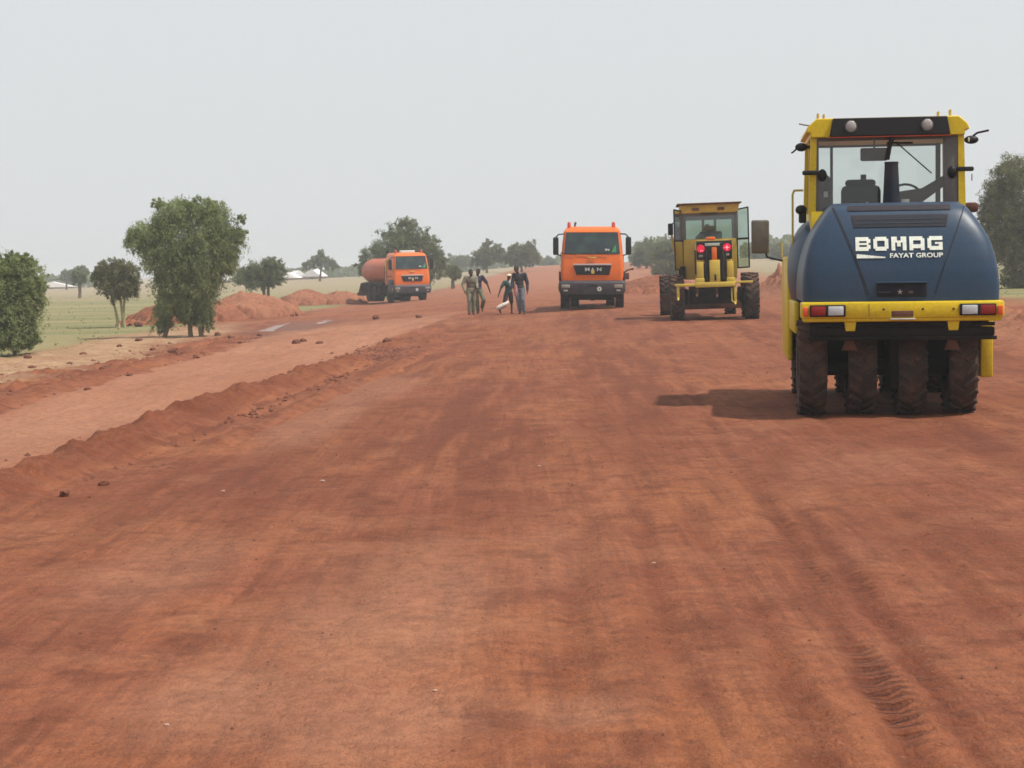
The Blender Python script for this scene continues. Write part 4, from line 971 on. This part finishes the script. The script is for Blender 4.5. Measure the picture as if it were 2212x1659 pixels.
mb = MB(); mb.box(-1.2, -1.16, 1.72, 2.0, 1.9, 2.7, .01); mb.build('yellow_panel', 'ripper_yellow', lk)

# ------------------------------------------------------------------ motor grader
GP = Vector((5.80, 49.6, 0)); GP.z = bz(5.8, 51)
gr = empty('motor_grader', GP, (0, R(-.7), R(-4.5)))
tag(gr, 'ochre yellow motor grader seen from behind with raised ripper and lit red tail lights', 'motor grader')
mb = MB(); mb.box(-.50, .50, .35, 2.25, .95, 2.26, .05); hd = mb.build('engine_hood', 'grader_yellow', gr)
mb = MB(); mb.box(-.50, .50, .30, .345, 1.72, 2.25, .01); mb.box(-.28, -.12, .28, .345, 1.1, 1.9, .02); mb.box(.16, .34, .28, .345, 1.1, 1.9, .02); mb.build('radiator_panel', 'black', hd)
for xx, zz, mt in ((-.375, 2.03, 'red_lit'), (.36, 2.045, 'red_lit')):
    mb = MB(); mb.cyl((xx, .27, zz), (xx, .30, zz), .105, .115, 20); l_ = mb.build('tail_light', mt, hd)
    mb = MB()
    if xx > 0:
        for k in range(4):
            a = k*math.pi/2; mb.prism([(xx-.018*math.sin(a), .258, zz+.018*math.cos(a)), (xx+.085*math.cos(a), .258, zz+.085*math.sin(a)), (xx+.018*math.sin(a), .258, zz-.018*math.cos(a))], (0, .008, 0))  # four-pointed glare of the lit lamp, modelled as a glowing shape
        mb.ball((xx, .262, zz), (.028, .01, .028))
    else:
        mb.ball((xx+.0, .262, zz-.05), (.014, .008, .018)); mb.ball((xx+.05, .262, zz-.055), (.014, .008, .014))
    mb.build('lamp_glow', 'star_lit', l_)
    mb = MB(); mb.box(xx-.06, xx+.06, .285, .30, zz-.235, zz-.17, .01); mb.build('reversing_light', 'lamp', hd)
mb = MB(); mb.box(-.255, .20, .27, .30, 2.10, 2.18, .005); mb.build('number_plate', 'plate', hd)
mb = MB(); mb.box(.16, .235, .262, .272, 2.105, 2.175); mb.build('plate_mark', 'black', hd)
mb = MB(); mb.box(-.22, .05, .40, .70, 2.26, 2.36, .04); mb.build('hood_box', 'orange', hd)
mb = MB()
for s_ in (-1, 1):
    for k in range(6): mb.box(*sorted((s_*.503, s_*.515)), .6+.25*k, .75+.25*k, 1.3, 2.0)
mb.build('side_vent', 'black', hd, split=True)
# cab
mb = MB(); mb.box(-.82, .74, 2.3, 3.9, 1.15, 2.33, .03); cb = mb.build('cab_body', 'grader_yellow', gr)
mb = MB()
for xx in (-.84, .68):
    for yy in (2.3, 3.85): mb.box(xx, xx+.11, yy, yy+.09, 2.32, 3.15, .01)
for xx in (-.22, .14): mb.box(xx, xx+.08, 3.86, 3.92, 2.32, 3.15, .01)
mb.box(-.74, .7, 2.3, 2.38, 3.0, 3.12); mb.box(-.74, .7, 3.86, 3.92, 2.92, 3.12); mb.build('cab_frame', 'greypost', gr)
pane(-.73, .68, 2.32, 2.33, 3.02, 'rear_window', 'glass_green', gr); pane(-.73, .68, 3.90, 2.33, 3.0, 'windscreen', 'glass_green', gr)
for xx in (-.82, .77): pane(2.4, 3.85, xx, 2.35, 3.05, 'side_window', 'glass_green', gr, 'x')
mb = MB(); mb.prism([(-.90, 2.2, 3.34), (.84, 2.2, 3.34), (.79, 2.2, 3.09), (-.84, 2.2, 3.09)], (0, 1.9, 0)); rf = mb.build('roof', 'grader_yellow', gr, bev=.02)
mb = MB(); mb.box(-.98, .90, 2.05, 4.3, 3.343, 3.385, .012); mb.build('roof_plate', 'rust', rf)
for xx in (-.44, .30): mb = MB(); mb.box(xx-.10, xx+.10, 2.13, 2.2, 3.165, 3.24, .01); mb.build('work_lamp', 'rust', rf)
mb = MB(); mb.box(-.30, .18, 2.16, 2.24, 3.055, 3.09, .01); mb.build('wiper_bar', 'black', rf)
def door(hx, hy, ex, ey, label):
    mb = MB(); z0, z1 = 1.45, 3.20
    def bar(a, b2, r_=.022): mb.cyl(a, b2, r_, n=8)
    H0, H1, E0, E1 = (hx, hy, z0), (hx, hy, z1-.04), (ex, ey, z0+.02), (ex, ey, z1)
    bar(H0, H1); bar(E0, E1); bar(H0, E0); bar(H1, E1); bar((hx, hy, 2.30), (ex, ey, 2.30), .03)
    d = mb.build('door', 'black', gr, label=label)
    mb = MB(); mb.quad(H0, E0, E1, H1); mb.build('door_glass', 'glass_green', d)
door(.76, 2.35, 1.06, 1.75, 'open right door with glass'); door(-.82, 2.35, -1.08, 1.75, 'open left door with glass')
mb = MB(); mb.box(-.98, -.78, 2.2, 2.4, 1.2, 1.55, .03); mb.box(-.95, -.80, 2.6, 3.0, 1.5, 2.9, .02); mb.build('ladder_post', 'under', gr)
mb = MB(); mb.tube([(-1.0, 4.0, 2.9), (-1.16, 4.1, 2.82), (-1.18, 4.1, 2.5)], .02, 8); mb.box(-1.24, -1.08, 4.05, 4.12, 2.5, 2.86, .03); mb.build('wing_mirror', 'black', gr)
mb = MB(); mb.tube([(-1.13, 4.3, 2.5), (-1.08, 4.3, 2.1), (-.95, 4.3, 1.6), (-.92, 4.3, 1.3)], .035, 8); mb.build('lift_cylinder', 'grader_yellow', gr)
# ripper
mb = MB(); mb.box(-.50, -.32, .08, .24, 1.15, 1.66, .015); mb.box(.35, .52, .08, .24, 1.15, 1.66, .015); mb.box(-.15, .14, .05, .22, 1.08, 1.70, .02); mb.box(-.56, -.30, .06, .24, 1.05, 1.2, .02); mb.box(.32, .56, .06, .24, 1.05, 1.2, .02)
mb.box(-.56, .56, .02, .20, .94, 1.08, .02); mb.box(-1.13, -.54, .04, .16, .98, 1.06, .015); mb.box(.54, 1.05, .04, .16, 1.03, 1.09, .012); rp = mb.build('ripper', 'ripper_yellow', gr)
mb = MB(); mb.box(-.02, .035, .03, .055, 1.12, 1.3, .005); mb.build('slot', 'under', rp)
mb = MB(); mb.box(-.075, .065, .12, .24, 1.68, 2.06, .02); mb.build('ripper_mast', 'orange', rp)
for xx in (-.235, .23): mb = MB(); mb.cyl((xx, .12, 1.13), (xx, .22, 1.60), .075, n=14); mb.cyl((xx, .2, 1.6), (xx, .28, 1.98), .05, n=12); mb.build('hydraulic_cylinder', 'under', rp)
for xx, z0 in ((-1.05, .66), (-.52, .75), (.04, .72), (.55, .50)):
    mb = MB(); mb.box(xx-.035, xx+.035, .06, .14, z0, .98, .01); mb.prism([(xx-.03, .06, z0+.02), (xx+.03, .06, z0+.02), (xx+.02, .0, z0-.06), (xx-.02, .0, z0-.06)], (0, .06, 0)); mb.build('ripper_shank', 'ripper_yellow' if abs(xx) > .54 else 'rust', rp)
mb = MB(); mb.tube([(.46, .08, .9), (.45, .08, .55), (.52, .08, .48), (.6, .08, .55)], .018, 8); mb.build('tow_hook', 'ripper_yellow', rp)
mb = MB(); mb.box(-.70, .60, .5, 2.4, .46, .98, .04); mb.box(-.3, .3, 2.2, 7.5, 1.0, 1.3, .04); mb.box(-.9, .3, 6.0, 6.3, .45, .8, .03)
for s_ in (-1, 1): mb.box(*sorted((s_*.75, s_*.92)), .6, 3.0, .45, .9, .05)
mb.build('chassis', 'under', gr)
mb = MB(); mb.box(-1.5, 1.2, 4.2, 4.32, .22, .72, .02); mb.build('blade', 'rust', gr)
for s_ in (-1, 1):
    wheel(gr, s_*1.06, .95, .64, .40, 20, lug_h=.045, mat='rubber_dusty'); wheel(gr, s_*1.06, 2.6, .64, .40, 20, lug_h=.045)
    wheel(gr, s_*1.02-.34, 6.2, .62, .34, 20, lug_h=.045)

# ------------------------------------------------------------------ people
def limb(mb, pts, rs, sx=1.0):
    for (a, ra), (b_, rb) in zip(zip(pts[:-1], rs[:-1]), zip(pts[1:], rs[1:])):
        mb.cyl(a, b_, ra, rb, 12)
    for q, r_ in zip(pts, rs): mb.ball(q, (r_, r_, r_), 12, 8)
def remesh(mb, name, mat, parent, vox):
    me = bpy.data.meshes.new(name); mb.b.to_mesh(me); mb.b.free()
    o = bpy.data.objects.new(name, me); C.objects.link(o)
    md = o.modifiers.new('r', 'REMESH'); md.mode = 'VOXEL'; md.voxel_size = vox; md.use_smooth_shade = True
    sm = o.modifiers.new('s', 'SMOOTH'); sm.iterations = 3; sm.factor = .5
    dg = bpy.context.evaluated_depsgraph_get(); m2 = bpy.data.meshes.new_from_object(o.evaluated_get(dg)); m2.name = name
    bpy.data.objects.remove(o); bpy.data.meshes.remove(me)
    m2.materials.clear(); return link_mesh(name, m2, M[mat], parent)
def person(loc, rz, sc, label, shirt, trousers, J, sleeves=1, legs_to=1, vest=None, hat=None, parent=None, vox=.012, seated=False, sash=None):
    """J: joints in body space, x to the viewer's right, -y towards the viewer, z up"""
    r = empty('person', loc, (0, 0, R(rz))); r.scale = (sc, sc, sc); tag(r, label, 'person')
    v = lambda k: Vector(J[k])
    pel, chest, neck, head = v('pelvis'), v('chest'), v('neck'), v('head')
    b_ = MB()
    b_.ball(pel, (.155, .11, .13)); b_.ball((pel+chest)/2, (.135, .10, .17)); b_.ball(chest, (.165, .11, .17)); b_.cyl(chest, neck, .07, .052); b_.cyl(neck, head, .052, .05)
    b_.ball(head, (.076, .095, .115)); b_.ball(head+Vector((0, -.085, -.01)), (.015, .022, .025), 8, 6); b_.ball(head+Vector((0, -.06, -.075)), (.04, .035, .035))
    b_.ball(head+Vector((0, -.088, -.048)), (.026, .012, .010), 8, 6)
    for s_ in (-1, 1): b_.ball(head+Vector((s_*.08, .0, -.005)), (.012, .022, .034), 8, 6); b_.ball(head+Vector((s_*.03, -.078, .03)), (.022, .014, .01), 8, 6)
    sh = {}; 
    for s_, n_ in ((-1, 'l'), (1, 'r')):
        S, E, Wr = v('sh_'+n_), v('el_'+n_), v('wr_'+n_); limb(b_, [chest+Vector((s_*.08, 0, .08)), S, E, Wr], [.08, .062, .043, .028])
        d = (Wr-E).normalized(); side = Vector((0, 1, 0)); pm = Wr+d*.055
        b_.ball(pm, (.026, .042, .045)) ; b_.cyl(Wr, pm, .027, .03)
        for k in range(4):
            base_ = Wr+d*.085+side*(-.030+.020*k); ln = (.062, .072, .068, .052)[k]
            m1 = base_+d*ln*.55; m2 = m1+(d*.8+Vector((-s_*.55, 0, 0))).normalized()*ln*.5; limb(b_, [Wr+d*.05+side*(-.024+.016*k), base_, m1, m2], [.013, .0105, .0095, .0085])
        limb(b_, [Wr+d*.02-side*.02, Wr+d*.05-side*.052, Wr+d*.085-side*.062], [.014, .012, .010])
        Hp, Kn, An, To = v('hip_'+n_), v('kn_'+n_), v('an_'+n_), v('toe_'+n_)
        limb(b_, [Hp, Kn, An], [.085, .055, .038]); limb(b_, [An+Vector((0, .03, -.045)), To], [.036, .026])
        b_.cyl(An, An+Vector((0, .01, -.05)), .038, .036)
    remesh(b_, 'body', 'skin', r, vox)
    c = MB(); c.ball(pel+Vector((0, 0, .03)), (.175, .13, .12)); c.ball((pel+chest)/2, (.155, .12, .19)); c.ball(chest, (.185, .13, .17)); c.cyl(chest, neck-Vector((0, 0, .02)), .10, .065)
    for s_, n_ in ((-1, 'l'), (1, 'r')):
        S, E, Wr = v('sh_'+n_), v('el_'+n_), v('wr_'+n_)
        if sleeves >= 1: limb(c, [chest+Vector((s_*.08, 0, .07)), S, S.lerp(E, .8 if sleeves == 1 else 1.)], [.10, .078, .068])
        if sleeves >= 2: limb(c, [E, E.lerp(Wr, .9)], [.060, .047])
    remesh(c, 'shirt', shirt, r, vox)
    t_ = MB(); t_.ball(pel-Vector((0, 0, .02)), (.17, .128, .12))
    for n_ in 'lr':
        Hp, Kn, An = v('hip_'+n_), v('kn_'+n_), v('an_'+n_)
        if legs_to >= 1: limb(t_, [Hp, Kn, Kn.lerp(An, .93)], [.105, .082, .072])
        else: limb(t_, [Hp, Hp.lerp(Kn, .92)], [.11, .095])
    remesh(t_, 'trousers', trousers, r, vox)
    if vest:
        q = MB(); q.ball(chest-Vector((0, .01, .02)), (.195, .145, .19)); q.ball((pel+chest)/2, (.17, .135, .19)); remesh(q, 'vest', vest, r, vox)
    if sash: q = MB(); q.ball(chest+Vector((.05, -.09, .07)), (.10, .06, .10)); q.ball(chest+Vector((.05, -.11, -.03)), (.06, .04, .06)); remesh(q, 'scarf', sash, r, vox)
    h_ = MB()
    if hat: h_.ball(head+Vector((0, .01, .055)), (.095, .11, .075)); h_.cyl(head+Vector((0, -.03, .04)), head+Vector((0, -.03, .055)), .10, .10, 20); remesh(h_, 'cap', hat, r, .009)
    else: h_.ball(head+Vector((0, .02, .035)), (.085, .095, .095)); remesh(h_, 'hair', 'hair', r, .009)
    for n_ in 'lr':
        An, To = v('an_'+n_), v('toe_'+n_); f = MB(); limb(f, [An+Vector((0, .03, -.055)), To+Vector((0, 0, .0))], [.045, .034]); remesh(f, 'shoe', 'shoe', r, .009)
    return r
for k_, c_ in dict(khaki=(.21, .20, .14), khaki_dark=(.12, .10, .075), olive=(.15, .155, .095), purple=(.045, .030, .060), teal=(.020, .06, .055), darkshort=(.03, .02, .02), blacks=(.022, .020, .026), jeans=(.13, .14, .17), capc=(.68, .62, .42), scarf=(.46, .52, .56), shoe=(.06, .035, .025), operator=(.02, .03, .03)).items(): M[k_] = cloth('cloth_'+k_, c_)
def pose(**k):
    J = dict(pelvis=(0, 0, .93), chest=(0, 0, 1.28), neck=(0, 0, 1.47), head=(0, -.02, 1.60), sh_l=(-.19, 0, 1.40), sh_r=(.19, 0, 1.40), el_l=(-.24, .03, 1.12), el_r=(.24, .03, 1.12), wr_l=(-.25, -.05, .87), wr_r=(.25, -.05, .87),
             hip_l=(-.09, 0, .90), hip_r=(.09, 0, .90), kn_l=(-.10, -.03, .50), kn_r=(.10, -.03, .50), an_l=(-.10, .03, .10), an_r=(.10, .03, .10), toe_l=(-.11, -.13, .03), toe_r=(.11, -.13, .03))
    J.update(k); return J
def stand(px, Y): x = at_depth(px, 640, Y).x; return Vector((x, Y, bz(x, Y)))
person(stand(1017.5, 66.0), 12, 1.0, 'person in khaki clothes with a darker vest, walking on the left of the left pair', 'khaki', 'khaki',
       pose(head=(-.0, -.06, 1.58), neck=(.01, -.03, 1.46), el_l=(-.30, .02, 1.14), wr_l=(-.26, -.10, .90), el_r=(.22, -.06, 1.14), wr_r=(.20, -.26, 1.0), kn_l=(-.08, -.06, .50), an_l=(-.08, .0, .10), toe_l=(-.09, -.15, .03), hip_r=(.08, 0, .9), kn_r=(.10, .05, .50), an_r=(.10, .16, .12), toe_r=(.10, .02, .03)), 2, 1, vest='khaki_dark')
person(stand(1032.5, 67.6), -10, 1.0, 'person in dark purple top and olive trousers, right of the left pair', 'purple', 'olive',
       pose(head=(.03, -.02, 1.60), el_r=(.36, .05, 1.14), wr_r=(.46, -.02, .88), el_l=(-.26, -.1, 1.15), wr_l=(-.22, -.28, 1.05), kn_r=(.24, -.10, .52), an_r=(.10, .25, .22), toe_r=(.14, .14, .10), kn_l=(-.04, -.02, .50), an_l=(-.02, .02, .10), toe_l=(-.02, -.14, .03)), 1, 1)
boy = person(stand(1098.5, 65.6), 20, .87, 'shorter person in pale cap, dark green top and shorts reaching down to a white sack', 'teal', 'darkshort',
       pose(chest=(-.0, -.04, 1.27), head=(.02, -.06, 1.60), sh_l=(-.18, 0, 1.37), el_l=(-.34, -.02, 1.13), wr_l=(-.46, -.06, .86), kn_l=(-.20, -.06, .52), an_l=(-.34, .16, .20), toe_l=(-.36, .05, .08), kn_r=(.12, -.02, .50), an_r=(.14, .02, .10), toe_r=(.14, -.14, .03), el_r=(.26, .0, 1.12), wr_r=(.24, -.12, .9)), 1, 0, hat='capc', sash='scarf')
person(stand(1123.0, 65.0), -8, 1.04, 'tallest person, black shirt and blue jeans, on the right of the right pair', 'blacks', 'jeans',
       pose(head=(-.10, -.06, 1.60), neck=(-.05, -.03, 1.46), chest=(-.01, 0, 1.28), el_r=(.27, .04, 1.10), wr_r=(.28, -.04, .84), el_l=(-.25, -.05, 1.13), wr_l=(-.27, -.18, .92), kn_l=(-.06, -.04, .50), an_l=(-.02, .06, .12), toe_l=(-.02, -.08, .04), kn_r=(.11, -.10, .52), an_r=(.14, .0, .10), toe_r=(.15, -.16, .03)), 2, 1)
# sack dragged by the boy, cloth held by the tall person
bp_ = stand(1089.5, 65.5)
mb = MB(); Rm = Matrix.Rotation(R(-32), 4, 'Y')
mb.ball((0, 0, 0), (.26, .13, .11), 18, 12, Rm); mb.ball((.20, 0, .14), (.08, .06, .06), 12, 8); mb.ball((-.15, 0, -.08), (.14, .12, .08), 12, 8, Rm)
sk = remesh(mb, 'sack', 'sackc', None, .02) if 'sackc' in M else None
M['sackc'] = cloth('sack_cloth', (.70, .60, .52)); 
if sk is None:
    mb = MB(); mb.ball((0, 0, 0), (.27, .13, .10), 18, 12, Rm); mb.ball((-.12, .02, -.05), (.17, .14, .09), 12, 8, Rm); mb.ball((.10, 0, .08), (.13, .1, .08), 12, 8, Rm); mb.cyl((.16, 0, .10), (.06, 0, .50), .012, .012, 6)
    sk = remesh(mb, 'sack', 'sackc', None, .02)
sk.location = bp_+Vector((-.05, 0, .33)); tag(sk, 'white sack trailing from the hand of the person in the pale cap', 'sack')
mb = MB(); mb.ball((0, 0, 0), (.07, .05, .24)); M['pinkc'] = cloth('pink_cloth', (.42, .20, .19)); pk = remesh(mb, 'cloth_bundle', 'pinkc', None, .015)
pk.location = stand(1114.5, 64.8)+Vector((0, 0, .88)); tag(pk, 'pinkish cloth held by the tall person in black between the right pair', 'cloth')
# operator seated in the grader cab
op = Vector((GP.x, GP.y, GP.z))+Vector((.13, 3.1, 1.52))
person(op, 176, 1.12, 'seated driver seen as a dark silhouette through the rear window of the grader', 'operator', 'operator',
       pose(pelvis=(0, 0, .30), chest=(0, -.05, .66), neck=(0, -.06, .86), head=(0, -.08, 1.0), sh_l=(-.22, -.05, .78), sh_r=(.22, -.05, .78), el_l=(-.32, -.20, .58), el_r=(.32, -.2, .58), wr_l=(-.18, -.42, .62), wr_r=(.18, -.42, .62),
            hip_l=(-.1, 0, .28), hip_r=(.1, 0, .28), kn_l=(-.12, -.42, .30), kn_r=(.12, -.42, .30), an_l=(-.12, -.45, -.10), an_r=(.12, -.45, -.10), toe_l=(-.12, -.6, -.15), toe_r=(.12, -.6, -.15)), 2, 1, vox=.016)
mb = MB(); mb.box(-.34, .34, 2.75, 2.9, 1.9, 2.56, .09); mb.box(-.15, .15, 2.76, 2.88, 2.54, 2.72, .05); mb.build('seat', 'black', gr)

# ------------------------------------------------------------------ dusty air
m = bpy.data.materials.new('dusty_air'); m.use_nodes = True; t = m.node_tree; t.nodes.clear()
pv = nd(t, 'ShaderNodeVolumePrincipled'); pv.inputs['Color'].default_value = (.93, .95, .96, 1); pv.inputs['Density'].default_value = .00095
pv.inputs['Anisotropy'].default_value = .0; pv.inputs['Density Attribute'].default_value = ''
o_ = nd(t, 'ShaderNodeOutputMaterial'); t.links.new(pv.outputs[0], o_.inputs['Volume'])
mb = MB(); mb.box(-1700, 1700, -60, 2100, -4, 14); tag(mb.build('haze', m), 'pale dust hanging in the air over the plain', kind='stuff')
